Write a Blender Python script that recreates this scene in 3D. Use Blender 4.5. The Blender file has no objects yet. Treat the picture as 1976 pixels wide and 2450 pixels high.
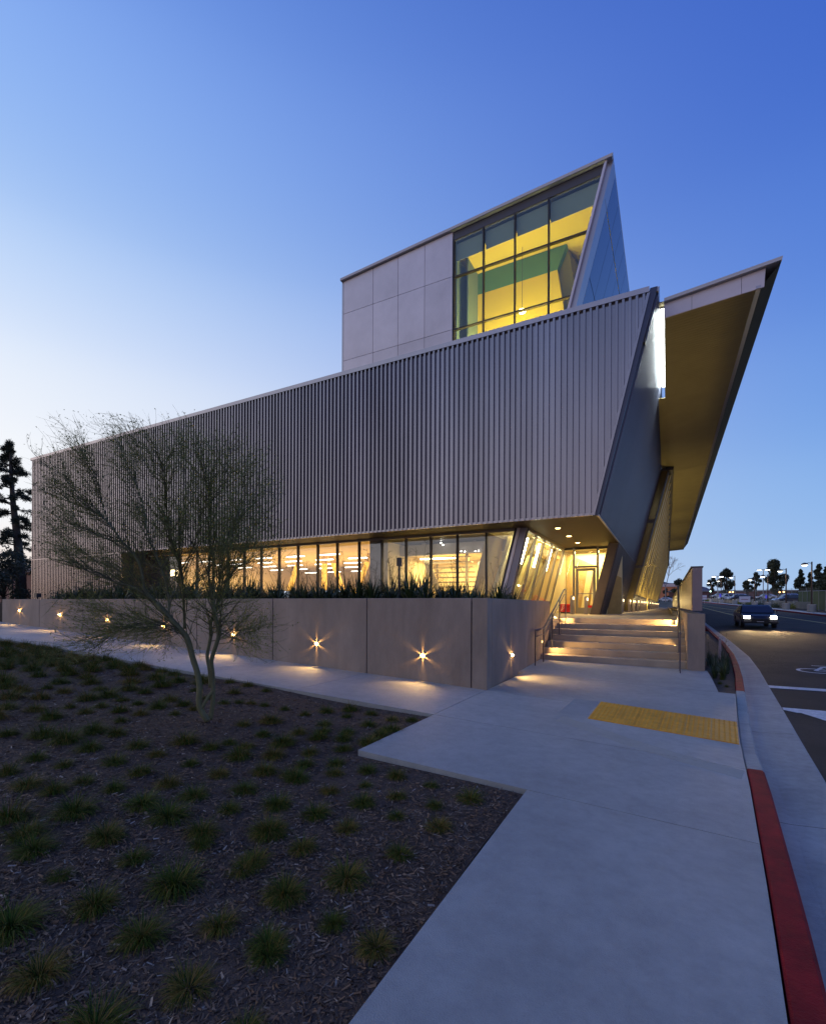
import bpy, math, random
from mathutils import Vector, Matrix
random.seed(7)
RN = random.random
def U(a, b): return a + (b - a) * random.random()
S = bpy.context.scene
COL = S.collection

# ------------------------------------------------------------------ camera
F, CX, CY, RHO, EYE = 1140.0, 988.0, 1446.5, 0.0045, 1.65
TH = math.atan(608 / 1140.0)
VV = Vector((-math.sin(TH), math.cos(TH), 0)); RR = Vector((math.cos(TH), math.sin(TH), 0)); UP = Vector((0, 0, 1))
cam_data = bpy.data.cameras.new('camera'); cam = bpy.data.objects.new('camera', cam_data); COL.objects.link(cam)
cam_data.sensor_fit = 'HORIZONTAL'; cam_data.sensor_width = 36.0; cam_data.lens = F / 1976 * 36
cam_data.shift_y = (CY - 1225.0) / 1976; cam_data.clip_start = 0.05; cam_data.clip_end = 6000
ex = RR * math.cos(RHO) + UP * math.sin(RHO); ey = UP * math.cos(RHO) - RR * math.sin(RHO)
m = Matrix((ex, ey, -VV)).transposed().to_4x4(); m.translation = Vector((0, 0, EYE)); cam.matrix_world = m
S.camera = cam

# ------------------------------------------------------------------ dusk sky
def lin(c):
    return tuple(((v / 255) / 12.92 if v <= 10 else (((v / 255) + .055) / 1.055) ** 2.4) for v in c)
W = bpy.data.worlds.new('World'); S.world = W; W.use_nodes = True
nt = W.node_tree; nt.nodes.clear(); L = nt.links.new
def N(t, **k):
    n = nt.nodes.new(t)
    for a, b in k.items(): setattr(n, a, b)
    return n
tc = N('ShaderNodeTexCoord'); nrm = N('ShaderNodeVectorMath', operation='NORMALIZE'); L(tc.outputs['Generated'], nrm.inputs[0])
sep = N('ShaderNodeSeparateXYZ'); L(nrm.outputs[0], sep.inputs[0])
flat = N('ShaderNodeCombineXYZ'); L(sep.outputs[0], flat.inputs[0]); L(sep.outputs[1], flat.inputs[1])
fn = N('ShaderNodeVectorMath', operation='NORMALIZE'); L(flat.outputs[0], fn.inputs[0])
def dotm(vec):
    d = N('ShaderNodeVectorMath', operation='DOT_PRODUCT'); L(fn.outputs[0], d.inputs[0]); d.inputs[1].default_value = vec; return d.outputs['Value']
def ramp(stops):
    r = N('ShaderNodeValToRGB'); r.color_ramp.interpolation = 'B_SPLINE' if False else 'EASE'
    e = r.color_ramp.elements
    while len(e) > 1: e.remove(e[-1])
    for i, (p, c) in enumerate(stops):
        q = e[0] if i == 0 else e.new(p)
        q.position = p; q.color = lin(c) + (1,)
    r.color_ramp.interpolation = 'CARDINAL'
    L(sep.outputs[2], r.inputs[0]); return r.outputs[0]
def mrange(v, a, b, pw=1.0):
    r = N('ShaderNodeMapRange'); r.clamp = True; L(v, r.inputs[0]); r.inputs[1].default_value = a; r.inputs[2].default_value = b
    p = N('ShaderNodeMath', operation='POWER'); L(r.outputs[0], p.inputs[0]); p.inputs[1].default_value = pw; return p.outputs[0]
def mixc(f, a, b):
    x = N('ShaderNodeMix', data_type='RGBA'); L(f, x.inputs[0]); L(a, x.inputs[6]); L(b, x.inputs[7]); return x.outputs[2]
far = ramp([(0.0, (166, 198, 236)), (.10, (150, 188, 235)), (.25, (124, 168, 231)), (.42, (98, 142, 222)), (.60, (74, 116, 208)), (.80, (56, 94, 192)), (1, (48, 80, 174))])
near = ramp([(0.0, (255, 208, 165)), (.06, (255, 236, 220)), (.15, (255, 255, 255)), (.27, (250, 252, 255)), (.40, (226, 238, 255)), (.55, (176, 206, 249)), (.75, (122, 162, 235)), (1, (46, 78, 172))])
back = ramp([(0.0, (160, 148, 168)), (.12, (176, 164, 190)), (.30, (150, 156, 204)), (.55, (96, 122, 198)), (1, (48, 80, 174))])
SUNDIR = (-0.985, -0.17, 0)
w_near = mrange(dotm(SUNDIR), -.45, .97, 1.25)
w_back = mrange(dotm((0.25, -.97, 0)), -.1, .9, 1.0)
c1 = mixc(w_back, far, back); c2 = mixc(w_near, c1, near)
bg = N('ShaderNodeBackground'); L(c2, bg.inputs[0]); bg.inputs[1].default_value = 1.0
wo = N('ShaderNodeOutputWorld'); L(bg.outputs[0], wo.inputs[0])
# the afterglow of the sun that has just set, low on the left: one very soft weak lamp
sd = bpy.data.lights.new('afterglow', 'SUN'); sd.energy = 0.35; sd.angle = math.radians(40); sd.color = (1.0, .72, .55)
so = bpy.data.objects.new('afterglow', sd); COL.objects.link(so)
so.rotation_euler = Vector((0.985, 0.17, -0.16)).to_track_quat('-Z', 'Y').to_euler()
S.view_settings.view_transform = 'Standard'; S.view_settings.look = 'None'; S.view_settings.exposure = 0; S.view_settings.gamma = 1
S.view_settings.use_curve_mapping = False
try:
    S.cycles.use_light_tree = True; S.cycles.max_bounces = 8; S.cycles.diffuse_bounces = 4; S.cycles.transparent_max_bounces = 24; S.cycles.sample_clamp_indirect = 3.0
except Exception: pass

# ------------------------------------------------------------------ geometry from the photograph's perspective
def ray(x, y):
    u = x - CX; v = y - CY
    return VV * F + RR * (u * math.cos(RHO) + v * math.sin(RHO)) - UP * (v * math.cos(RHO) - u * math.sin(RHO))
O = Vector((0, 0, EYE))
def hit(x, y, p, n):
    d = ray(x, y); n = Vector(n); return O + d * ((Vector(p) - O).dot(n) / d.dot(n))
def aty(x, y, Y): return hit(x, y, (0, Y, 0), (0, 1, 0))
def atx(x, y, X): return hit(x, y, (X, 0, 0), (1, 0, 0))
def atz(x, y, z): return hit(x, y, (0, 0, z), (0, 0, 1))
def atd(x, y, D): return O + ray(x, y) * (D / F)
SL = 0.0458
def onground(x, y): return hit(x, y, (0, 0, 0), (SL, 0, 1))
def onroad(x, y, h=0): return hit(x, y, (0, 12, -.19 + h), (0, -.02, 1))
def sstep(a, b, t):
    t = max(0, min(1, (t - a) / (b - a))); return t * t * (3 - 2 * t)
def gz(x, y):
    "height of the paved ground"
    if x <= -2.8: return -SL * x
    s = sstep(8.5, 12.5, y)
    return .128 - SL * (x + 2.8) * (1 - .75 * s)
def rz(y):
    if y < 10: return -.19
    if y < 14: return -.19 + .02 * (y - 10) ** 2 / 8
    return -.19 + .02 * (min(y, 240) - 12)

# ------------------------------------------------------------------ materials
MATS = {}
def mat(name, col, rough=.7, metal=0.0, var=0.0, vscale=4.0, bump=0.0, bscale=80.0, emit=None, estr=0.0, col2=None, stretch=None, spec=None, detail=4.0, piece=0.0, fine=0.0, fscale=9.0):
    if name in MATS: return MATS[name]
    M = bpy.data.materials.new(name); M.use_nodes = True; t = M.node_tree; b = t.nodes['Principled BSDF']
    b.inputs['Base Color'].default_value = tuple(col) + (1,); b.inputs['Roughness'].default_value = rough; b.inputs['Metallic'].default_value = metal
    if spec is not None: b.inputs['Specular IOR Level'].default_value = spec
    if emit: b.inputs['Emission Color'].default_value = tuple(emit) + (1,); b.inputs['Emission Strength'].default_value = estr
    if var > 0 or col2 or bump > 0:
        g = t.nodes.new('ShaderNodeNewGeometry'); mp = t.nodes.new('ShaderNodeMapping'); t.links.new(g.outputs['Position'], mp.inputs[0])
        if stretch: mp.inputs['Scale'].default_value = stretch
    if var > 0 or col2:
        n1 = t.nodes.new('ShaderNodeTexNoise'); n1.inputs['Scale'].default_value = vscale; n1.inputs['Detail'].default_value = detail; n1.inputs['Roughness'].default_value = .65
        t.links.new(mp.outputs[0], n1.inputs['Vector'])
        r = t.nodes.new('ShaderNodeValToRGB'); e = r.color_ramp.elements; e[0].position = .3; e[1].position = .7
        c2_ = col2 or col
        e[0].color = tuple(max(0, v * (1 - var)) for v in col) + (1,); e[1].color = tuple(min(1, v * (1 + var)) for v in c2_) + (1,)
        t.links.new(n1.outputs['Fac'], r.inputs[0]); out = r.outputs[0]
        if piece > 0:
            oi = t.nodes.new('ShaderNodeObjectInfo'); mr = t.nodes.new('ShaderNodeMapRange'); mr.inputs[3].default_value = 1 - piece; mr.inputs[4].default_value = 1 + piece; t.links.new(oi.outputs['Random'], mr.inputs[0])
            vm = t.nodes.new('ShaderNodeVectorMath'); vm.operation = 'SCALE'; t.links.new(out, vm.inputs[0]); t.links.new(mr.outputs[0], vm.inputs['Scale']); out = vm.outputs[0]
        if fine > 0:
            n3 = t.nodes.new('ShaderNodeTexNoise'); n3.inputs['Scale'].default_value = fscale; n3.inputs['Detail'].default_value = 12; n3.inputs['Roughness'].default_value = .75; t.links.new(mp.outputs[0], n3.inputs['Vector'])
            m3 = t.nodes.new('ShaderNodeMapRange'); m3.inputs[1].default_value = .32; m3.inputs[2].default_value = .62; m3.inputs[3].default_value = 1 - fine; m3.inputs[4].default_value = 1 + fine * .6; t.links.new(n3.outputs['Fac'], m3.inputs[0])
            v3 = t.nodes.new('ShaderNodeVectorMath'); v3.operation = 'SCALE'; t.links.new(out, v3.inputs[0]); t.links.new(m3.outputs[0], v3.inputs['Scale']); out = v3.outputs[0]
        t.links.new(out, b.inputs['Base Color'])
    if bump > 0:
        n2 = t.nodes.new('ShaderNodeTexNoise'); n2.inputs['Scale'].default_value = bscale; n2.inputs['Detail'].default_value = 5
        t.links.new(mp.outputs[0], n2.inputs['Vector'])
        bp = t.nodes.new('ShaderNodeBump'); bp.inputs['Strength'].default_value = bump; bp.inputs['Distance'].default_value = .02
        t.links.new(n2.outputs['Fac'], bp.inputs['Height']); t.links.new(bp.outputs[0], b.inputs['Normal'])
    MATS[name] = M; return M
def emis(name, col, s):
    if name in MATS: return MATS[name]
    M = bpy.data.materials.new(name); M.use_nodes = True; t = M.node_tree; t.nodes.clear()
    e = t.nodes.new('ShaderNodeEmission'); e.inputs[0].default_value = tuple(col) + (1,); e.inputs[1].default_value = s
    o = t.nodes.new('ShaderNodeOutputMaterial'); t.links.new(e.outputs[0], o.inputs[0]); MATS[name] = M; return M
def glass(name, tint, base=.06, extra=1.0):
    M = bpy.data.materials.new(name); M.use_nodes = True; t = M.node_tree; t.nodes.clear()
    a = t.nodes.new('ShaderNodeBsdfTransparent'); a.inputs[0].default_value = tuple(tint) + (1,)
    g = t.nodes.new('ShaderNodeBsdfGlossy'); g.inputs['Roughness'].default_value = .01; g.inputs[0].default_value = (.9, .93, 1, 1)
    f = t.nodes.new('ShaderNodeFresnel'); ge = t.nodes.new('ShaderNodeNewGeometry'); ior = t.nodes.new('ShaderNodeMath'); ior.operation = 'MULTIPLY_ADD'
    t.links.new(ge.outputs['Backfacing'], ior.inputs[0]); ior.inputs[1].default_value = 1 / 1.5 - 1.5; ior.inputs[2].default_value = 1.5; t.links.new(ior.outputs[0], f.inputs[0])   # a thin pane reflects alike from both faces
    mm = t.nodes.new('ShaderNodeMath'); mm.operation = 'MULTIPLY_ADD'; t.links.new(f.outputs[0], mm.inputs[0]); mm.inputs[1].default_value = extra; mm.inputs[2].default_value = base; mm.use_clamp = True
    mx = t.nodes.new('ShaderNodeMixShader'); t.links.new(mm.outputs[0], mx.inputs[0]); t.links.new(a.outputs[0], mx.inputs[1]); t.links.new(g.outputs[0], mx.inputs[2])
    o = t.nodes.new('ShaderNodeOutputMaterial'); t.links.new(mx.outputs[0], o.inputs[0]); MATS[name] = M; return M

def walkmat():
    M = mat('broom finished concrete', (.36, .358, .335), .66, 0, .20, .5, .5, 160, detail=12, piece=.05, fine=.13, fscale=7)
    return M
M_walk = walkmat()
M_joint = mat('dark joint filler', (.06, .06, .06), .9)
M_wall = mat('board smooth concrete', (.29, .225, .175), .75, 0, .24, 1.1, .25, 60, stretch=(1, 1, .35), detail=9, piece=.06, fine=.12, fscale=5)
M_step = mat('step concrete', (.40, .32, .225), .75, 0, .16, 2.0, .3, 150, detail=8)
M_gut = mat('gutter concrete', (.33, .335, .315), .75, 0, .2, 1.1, .3, 140, detail=8, piece=.05, fine=.16)
M_red = mat('red kerb paint', (.20, .004, .010), .75, 0, .30, 3.2, .35, 120, detail=12, col2=(.27, .008, .012), spec=.2, fine=.18, fscale=14)
M_asph = mat('asphalt', (.060, .050, .042), .88, 0, .30, .6, .9, 220, detail=12, spec=.25, fine=.25, fscale=30)
M_paint = mat('white road paint', (.62, .62, .62), .7, 0, .15, 9, .3, 200, detail=8, fine=.35, fscale=24)
M_ypaint = mat('yellow road paint', (.62, .42, .04), .6, 0, .15, 6)
M_tact = mat('yellow tactile tile', (.66, .29, .006), .6, 0, .12, 3, .1, 200, fine=.2, fscale=10, piece=.05)
M_mulch = mat('dark mulch', (.085, .052, .034), .95, 0, .5, 12, 1.0, 60, detail=10)
M_soil = mat('planter soil', (.03, .022, .016), .95, 0, .4, 10, 1, 50)
M_terr = mat('dry ground', (.07, .065, .045), .95, 0, .4, .3, .4, 5)
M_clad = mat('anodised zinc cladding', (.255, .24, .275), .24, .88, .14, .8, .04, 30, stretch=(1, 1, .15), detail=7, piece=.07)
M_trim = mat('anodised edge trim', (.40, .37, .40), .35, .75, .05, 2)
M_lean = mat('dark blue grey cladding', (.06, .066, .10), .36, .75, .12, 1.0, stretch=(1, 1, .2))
M_leanlow = mat('dark bronze cladding', (.085, .072, .07), .5, .55, .2, .7)
M_panel = mat('brushed metal wall panel', (.58, .52, .55), .45, .5, .12, .5, detail=7, piece=.09)
M_sof = mat('dark metal soffit board', (.05, .032, .018), .6, .2, .12, 3)
M_olive = mat('pale metal canopy soffit', (.32, .26, .13), .55, .3, .08, 1.0)
M_fascia = mat('pale fascia panel', (.60, .53, .55), .45, .4, .05, 1.2)
M_pale = mat('pale roof edge', (.50, .50, .53), .55, spec=.3)
M_dark = mat('dark bronze frame', (.045, .04, .045), .45, .4)
M_frame = mat('aluminium window frame', (.22, .20, .20), .4, .7)
M_rail = mat('dark steel rail', (.13, .12, .14), .32, .85)
M_gl = glass('clear window glass', (.97, .97, .95), .035, 1.0)
M_glt = glass('tinted tower glass', (.86, .96, .80), .04, 1.0)
M_glb = mat('blue reflective glass panel', (.06, .08, .15), .04, .85)
M_warm = emis('warm lamp lens', (1.0, .66, .22), 40)
M_white = emis('white tube lamp', (1.0, .95, .82), 7)
M_cool = emis('cool white luminaire', (.92, 1.0, .95), 16)

# ------------------------------------------------------------------ builders
ORG = {}
class MB:
    def __init__(s): s.v = []; s.f = []; s.mi = []
    def poly(s, pts, mi=0):
        b = len(s.v); s.v += [tuple(p) for p in pts]; s.f.append(tuple(range(b, b + len(pts)))); s.mi.append(mi); return s
    def faces(s, vs, fs, mi=0):
        b = len(s.v); s.v += [tuple(p) for p in vs]
        for f in fs: s.f.append(tuple(b + i for i in f)); s.mi.append(mi)
        return s
    def hexa(s, p, mi=0):
        "8 corners: bottom ring 0-3, top ring 4-7"
        return s.faces(p, [(3, 2, 1, 0), (4, 5, 6, 7), (0, 1, 5, 4), (1, 2, 6, 5), (2, 3, 7, 6), (3, 0, 4, 7)], mi)
    def box(s, x0, y0, z0, x1, y1, z1, mi=0):
        return s.hexa([(x0, y0, z0), (x1, y0, z0), (x1, y1, z0), (x0, y1, z0), (x0, y0, z1), (x1, y0, z1), (x1, y1, z1), (x0, y1, z1)], mi)
    def prism(s, pts, d, mi=0):
        "polygon swept by vector d"
        n = len(pts); d = Vector(d); P = [Vector(p) for p in pts]
        return s.faces(P + [p + d for p in P], [tuple(range(n))[::-1], tuple(range(n, 2 * n))] + [(i, (i + 1) % n, n + (i + 1) % n, n + i) for i in range(n)], mi)
    def bar(s, a, b, w, h=None, mi=0, up=(0, 0, 1)):
        a = Vector(a); b = Vector(b); h = h or w; d = (b - a)
        if d.length < 1e-6: return s
        d.normalize(); u = Vector(up)
        if abs(d.dot(u)) > .98: u = Vector((0, 1, 0))
        sx = d.cross(u).normalized() * (w / 2); sy = sx.cross(d).normalized() * (h / 2)
        return s.hexa([a - sx - sy, a + sx - sy, a + sx + sy, a - sx + sy, b - sx - sy, b + sx - sy, b + sx + sy, b - sx + sy], mi)
    def tube(s, pts, rad, n=6, mi=0, cap=True):
        P = [Vector(p) for p in pts]; b = len(s.v); k = len(P)
        if not hasattr(rad, '__len__'): rad = [rad] * k
        ref = Vector((.31, .72, .62))
        for i, p in enumerate(P):
            d = (P[min(i + 1, k - 1)] - P[max(i - 1, 0)]); d = d.normalized() if d.length > 1e-9 else Vector((0, 0, 1))
            x = d.cross(ref); x = x.normalized() if x.length > 1e-3 else Vector((1, 0, 0)); y = d.cross(x)
            for j in range(n):
                a = 2 * math.pi * j / n; s.v.append(tuple(p + (x * math.cos(a) + y * math.sin(a)) * rad[i]))
        for i in range(k - 1):
            for j in range(n):
                s.f.append((b + i * n + j, b + i * n + (j + 1) % n, b + (i + 1) * n + (j + 1) % n, b + (i + 1) * n + j)); s.mi.append(mi)
        if cap and n > 2:
            s.f.append(tuple(b + j for j in range(n))[::-1]); s.mi.append(mi)
            s.f.append(tuple(b + (k - 1) * n + j for j in range(n))); s.mi.append(mi)
        return s
    def lathe(s, c, prof, n=16, mi=0):
        "prof = [(r, z)...] about a vertical axis at c"
        b = len(s.v); c = Vector(c)
        for r, z in prof:
            for j in range(n):
                a = 2 * math.pi * j / n; s.v.append((c.x + r * math.cos(a), c.y + r * math.sin(a), c.z + z))
        for i in range(len(prof) - 1):
            for j in range(n):
                s.f.append((b + i * n + j, b + i * n + (j + 1) % n, b + (i + 1) * n + (j + 1) % n, b + (i + 1) * n + j)); s.mi.append(mi)
        return s
    def build(s, name, mats, parent=None, smooth=False, bevel=0):
        if not isinstance(mats, (list, tuple)): mats = [mats]
        org = ORG.get(parent.name, Vector((0, 0, 0))) if parent else Vector((0, 0, 0))
        me = bpy.data.meshes.new(name)
        me.from_pydata([(x - org.x, y - org.y, z - org.z) for x, y, z in s.v], [], s.f)
        for mt in mats: me.materials.append(mt)
        if len(mats) > 1: me.polygons.foreach_set('material_index', s.mi)
        if smooth: me.polygons.foreach_set('use_smooth', [True] * len(s.f))
        me.update()
        o = bpy.data.objects.new(name, me); COL.objects.link(o)
        if parent: o.parent = parent; ORG[o.name] = org
        if bevel:
            bv = o.modifiers.new('bevel', 'BEVEL'); bv.width = bevel; bv.segments = 2; bv.limit_method = 'ANGLE'
        return o
def tag(o, label=None, cat=None, group=None, kind=None):
    if label: o['label'] = label
    if cat: o['category'] = cat
    if group: o['group'] = group
    if kind: o['kind'] = kind
    return o
def thing(name, loc, label, cat, group=None):
    o = bpy.data.objects.new(name, None); COL.objects.link(o); o.location = loc; o.empty_display_size = .2
    ORG[o.name] = Vector(loc); return tag(o, label, cat, group)
def struct(o): o['kind'] = 'structure'; return o
def copy_tree(o, loc=None, parent=None):
    c = o.copy(); COL.objects.link(c)
    if parent: c.parent = parent
    if loc is not None: c.location = loc
    for ch in list(o.children): copy_tree(ch, None, c)
    return c
def lamp(name, kind, loc, energy, color, parent=None, size=.1, aim=None, spot=None, size_y=None, blend=.5):
    d = bpy.data.lights.new(name, kind); d.energy = energy; d.color = color
    if kind == 'AREA':
        d.size = size
        if size_y: d.shape = 'RECTANGLE'; d.size_y = size_y
    elif kind in ('POINT', 'SPOT'): d.shadow_soft_size = size
    if kind == 'SPOT': d.spot_size = math.radians(spot or 90); d.spot_blend = blend
    o = bpy.data.objects.new(name, d); COL.objects.link(o)
    loc = Vector(loc)
    if aim is not None: o.rotation_euler = (Vector(aim) - loc).to_track_quat('-Z', 'Y').to_euler()
    if parent: o.parent = parent; loc = loc - ORG.get(parent.name, Vector((0, 0, 0)))
    o.location = loc; return o
WARM = (1.0, .60, .22); YEL = (1.0, .78, .32)

# ------------------------------------------------------------------ ground
def terrain():
    xs = [-1500, -400, -150, -90, -60, -45, -36, -30, -24, -18, -12, -9, -6, -3, -2, -1, 0, 1, 1.5, 2, 2.5, 3, 5, 8, 11, 14, 20, 30, 50, 90, 150, 400, 1500]
    ys = [-40, -10, -5, 0, 2, 4, 6, 8, 10, 12, 14, 18, 24, 32, 50, 80, 120, 160, 200, 240, 400, 900, 2500]
    vs = []
    for y in ys:
        for x in xs:
            w = sstep(.2, 2.2, x); zl = -SL * max(min(x, 3), -34)
            zl = zl if y < 60 else zl + (rz(y) - zl) * sstep(60, 200, y)
            vs.append((x, y, (1 - w) * zl + w * rz(y) - .16))
    n = len(xs)
    fs = [(j * n + i, j * n + i + 1, (j + 1) * n + i + 1, (j + 1) * n + i) for j in range(len(ys) - 1) for i in range(n - 1)]
    return struct(MB().faces(vs, fs).build('ground', M_terr))
terrain()

def interp(tab, y):
    if y <= tab[0][0]: return tab[0][1] + (y - tab[0][0]) * (tab[1][1] - tab[0][1]) / (tab[1][0] - tab[0][0])
    for (a, b), (c, d) in zip(tab, tab[1:]):
        if y <= c: return b + (d - b) * (y - a) / (c - a)
    return tab[-1][1]
TA = [(2.41, .445), (3.34, .53), (5.31, .69), (6.94, .80), (8.3, .92), (11.2, 1.19), (13.5, 1.42), (16, 1.62), (18.7, 1.79), (22.9, 1.92), (33, 2.0), (140, 2.0)]
TD = [(2.4, 1.12), (4.2, 1.27), (6.31, 1.46), (7.65, 1.57), (10.55, 1.82), (13.5, 2.05), (16, 2.24), (19.3, 2.42), (26, 2.5), (35, 2.5), (140, 2.5)]
def A(y): return interp(TA, y)
def B(y): return A(y) + .155
def D(y): return interp(TD, y)
def kz(y): return gz(A(y), y) if y < 10 else max(gz(A(10), 10), rz(y) + .14) # kerb top height
YS = lambda a, b, st: [a + (b - a) * i / max(1, round((b - a) / st)) for i in range(max(1, round((b - a) / st)) + 1)]

# slabs of pavement, each its own piece with recessed joints
def slab(x0, x1, y0, y1, gap=.005, name='paving_slab', top=0.0):
    mb = MB(); g = gap
    f0 = (lambda y: x0 + g); f1 = (lambda y: (x1(y) if callable(x1) else x1) - g)
    ny = max(1, int((y1 - y0) / .5)); nx = 6
    vs = []; fs = []
    for j in range(ny + 1):
        y = y0 + g + (y1 - y0 - 2 * g) * j / ny
        for i in range(nx + 1):
            x = f0(y) + (f1(y) - f0(y)) * i / nx; vs.append((x, y, gz(x, y) + top))
    w = nx + 1
    for j in range(ny):
        for i in range(nx): fs.append((j * w + i, j * w + i + 1, (j + 1) * w + i + 1, (j + 1) * w + i))
    ring = [i for i in range(w)] + [j * w + nx for j in range(1, ny + 1)] + [ny * w + i for i in range(nx - 1, -1, -1)] + [j * w for j in range(ny - 1, 0, -1)]
    b = len(vs); vs += [(vs[i][0], vs[i][1], vs[i][2] - .12) for i in ring]
    for q in range(len(ring)):
        r = (q + 1) % len(ring); fs.append((ring[r], ring[q], b + q, b + r))
    return mb.faces(vs, fs).build(name, M_walk, pave)
pave = struct(thing('pavement', (0, 5, 0), None, None)) if False else None
pave = bpy.data.objects.new('pavement', None); COL.objects.link(pave); pave['kind'] = 'structure'; ORG['pavement'] = Vector((0, 0, 0))
JX = [-36.2, -33.6, -31.1, -28.5, -25.97, -23.45, -20.93, -18.34, -15.75, -13.14, -10.54, -7.95, -5.38, -2.84]
for a, b in zip(JX, JX[1:]): slab(a, b, 5.95, 8.1 + .02)
AK = lambda y: A(y) - .006
slab(-2.84, AK, 4.11, 5.95); slab(-2.84, AK, 5.95, 8.1)
slab(-2.84, AK, 8.1, 10.6)
slab(-3.12, lambda y: min(AK(y), .86 + (y - 10.6) * .0), 10.6, 13.43)
slab(-1.07, AK, .2, 4.11); slab(-1.07, AK, -4.0, .2)
# dark bed under the joints
mb = MB()
for a, b, c, d in ((-36, -2.8, 5.97, 8.1), (-2.8, .35, 4.15, 13.4), (-1.05, .2, -4, 4.15)):
    nx, ny = max(2, int((b - a) / .5)), max(2, int((d - c) / .5)); X = [a + (b - a) * i / nx for i in range(nx + 1)]; Y = [c + (d - c) * j / ny for j in range(ny + 1)]
    mb.faces([(x, y, gz(x, y) - .05) for y in Y for x in X], [(j * (nx + 1) + i, j * (nx + 1) + i + 1, (j + 1) * (nx + 1) + i + 1, (j + 1) * (nx + 1) + i) for j in range(ny) for i in range(nx)])
o = mb.build('joint_bed', M_joint, pave)

# kerb, gutter
kerb = bpy.data.objects.new('kerb', None); COL.objects.link(kerb); kerb['kind'] = 'structure'; ORG['kerb'] = Vector((0, 0, 0))
def kerbpiece(y0, y1, m, drop=lambda y: 0.0):
    ys = YS(y0 + .004, y1 - .004, .35); vs = []; fs = []
    for y in ys:
        a, b, z = A(y), B(y), kz(y) - drop(y); base = rz(y) - .04
        vs += [(a, y, base - .1), (a, y, z - .006), (a + .012, y, z), (b - .025, y, z), (b - .006, y, z - .02), (b + .012, y, base - .1)]
    for j in range(len(ys) - 1):
        for i in range(5): fs.append((j * 6 + i, j * 6 + i + 1, (j + 1) * 6 + i + 1, (j + 1) * 6 + i)[::-1])
    fs.append(tuple(range(6))); fs.append(tuple((len(ys) - 1) * 6 + i for i in range(6))[::-1])
    return MB().faces(vs, fs).build('kerb_stone', m, kerb)
dr = lambda y: .06 * sstep(5.99, 7.2, y) * (1 - sstep(9.6, 11.2, y))
p = kerbpiece(-4, 2.2, M_red); p['label'] = 'red painted kerb length in the foreground'
kerbpiece(2.2, 5.99, M_red)
kerbpiece(5.99, 8.55, M_gut, dr); kerbpiece(8.55, 11.2, M_gut, dr)
kerbpiece(11.2, 14.2, M_red); kerbpiece(14.2, 18, M_red); kerbpiece(18, 24, M_red); kerbpiece(24, 60, M_red)
gut = bpy.data.objects.new('gutter', None); COL.objects.link(gut); gut['kind'] = 'structure'; ORG['gutter'] = Vector((0, 0, 0))
def gutpiece(y0, y1):
    ys = YS(y0 + .004, y1 - .004, .4); vs = []; fs = []
    for y in ys:
        b, d, z = B(y) - .01, D(y), rz(y)
        vs += [(b, y, z + .002 - .02), (b + .13, y, z - .022), (b + .145, y, z - .02), (d - .02, y, z + .006), (d, y, z - .001), (d, y, z - .1)]
    for j in range(len(ys) - 1):
        for i in range(5): fs.append((j * 6 + i, j * 6 + i + 1, (j + 1) * 6 + i + 1, (j + 1) * 6 + i)[::-1])
    MB().faces(vs, fs).build('gutter_slab', M_gut, gut)
for a, b in ((-4, 1.6), (1.6, 5.1), (5.1, 8.6), (8.6, 12.1), (12.1, 16), (16, 21), (21, 28), (28, 60)): gutpiece(a, b)

# road
FX = lambda y: 12.95 + (56.8 - y) * .045      # far kerb
ys = [-6, 0, 4, 8, 10, 11, 12, 13, 14, 16, 18, 20, 24, 28, 34, 42, 55, 75, 100, 140, 190, 240]
vs = []; fs = []
for y in ys:
    d = D(y)
    for i in range(9): vs.append((d + (FX(y) - d) * i / 8, y, rz(y) - .006))
for j in range(len(ys) - 1):
    for i in range(8): fs.append((j * 9 + i, j * 9 + i + 1, (j + 1) * 9 + i + 1, (j + 1) * 9 + i))
struct(MB().faces(vs, fs).build('road', M_asph))
def strip(name, m, xa, xb, ys, h=.0, kind='structure', cut=None):
    vs = []; fs = []
    for y in ys: vs += [(xa(y), y, rz(y) - .006 + .004 + h), (xb(y), y, rz(y) - .006 + .004 + h)]
    for j in range(len(ys) - 1): fs.append((2 * j, 2 * j + 1, 2 * j + 3, 2 * j + 2))
    o = MB().faces(vs, fs).build(name, m); o['kind'] = kind; return o
y1 = lambda y: 6.03 + (107.7 - y) * .0614
strip('yellow_line', M_ypaint, lambda y: y1(y) - .09, lambda y: y1(y) + .09, YS(14, 150, 4))
y2 = lambda y: 5.14 + (85 - y) * .0275
strip('yellow_line', M_ypaint, lambda y: y2(y) - .10, lambda y: y2(y) + .10, YS(40, 150, 4))
# median hatching between the yellow lines
mb = MB()
for i in range(7):
    y = 56 + i * 7.0; a, b = y2(y) + .15, y1(y) - .1
    mb.faces([(a, y, rz(y) + .0), (b, y - 1.0, rz(y - 1) + .0), (b, y - .55, rz(y - .55) + .0), (a, y + .45, rz(y + .45) + .0)], [(0, 1, 2, 3)])
mb.build('median_hatching', M_ypaint)['kind'] = 'structure'
strip('far_kerb', M_red, lambda y: FX(y) - .02, lambda y: FX(y) + .22, YS(14, 235, 6), .13)
vs = []; fs = []
for y in YS(14, 235, 6): vs += [(FX(y) - .02, y, rz(y) - .01), (FX(y) - .02, y, rz(y) + .128), (FX(y) - .02, y, rz(y) + .129)]
n = len(vs) // 3
MB().faces(vs, [(3 * j, 3 * j + 1, 3 * j + 4, 3 * j + 3)[::-1] for j in range(n - 1)]).build('far_kerb_face', M_red)['kind'] = 'structure'
strip('far_pavement', M_walk, lambda y: FX(y) + .22, lambda y: FX(y) + 1.75, YS(14, 235, 6), .128)
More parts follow.
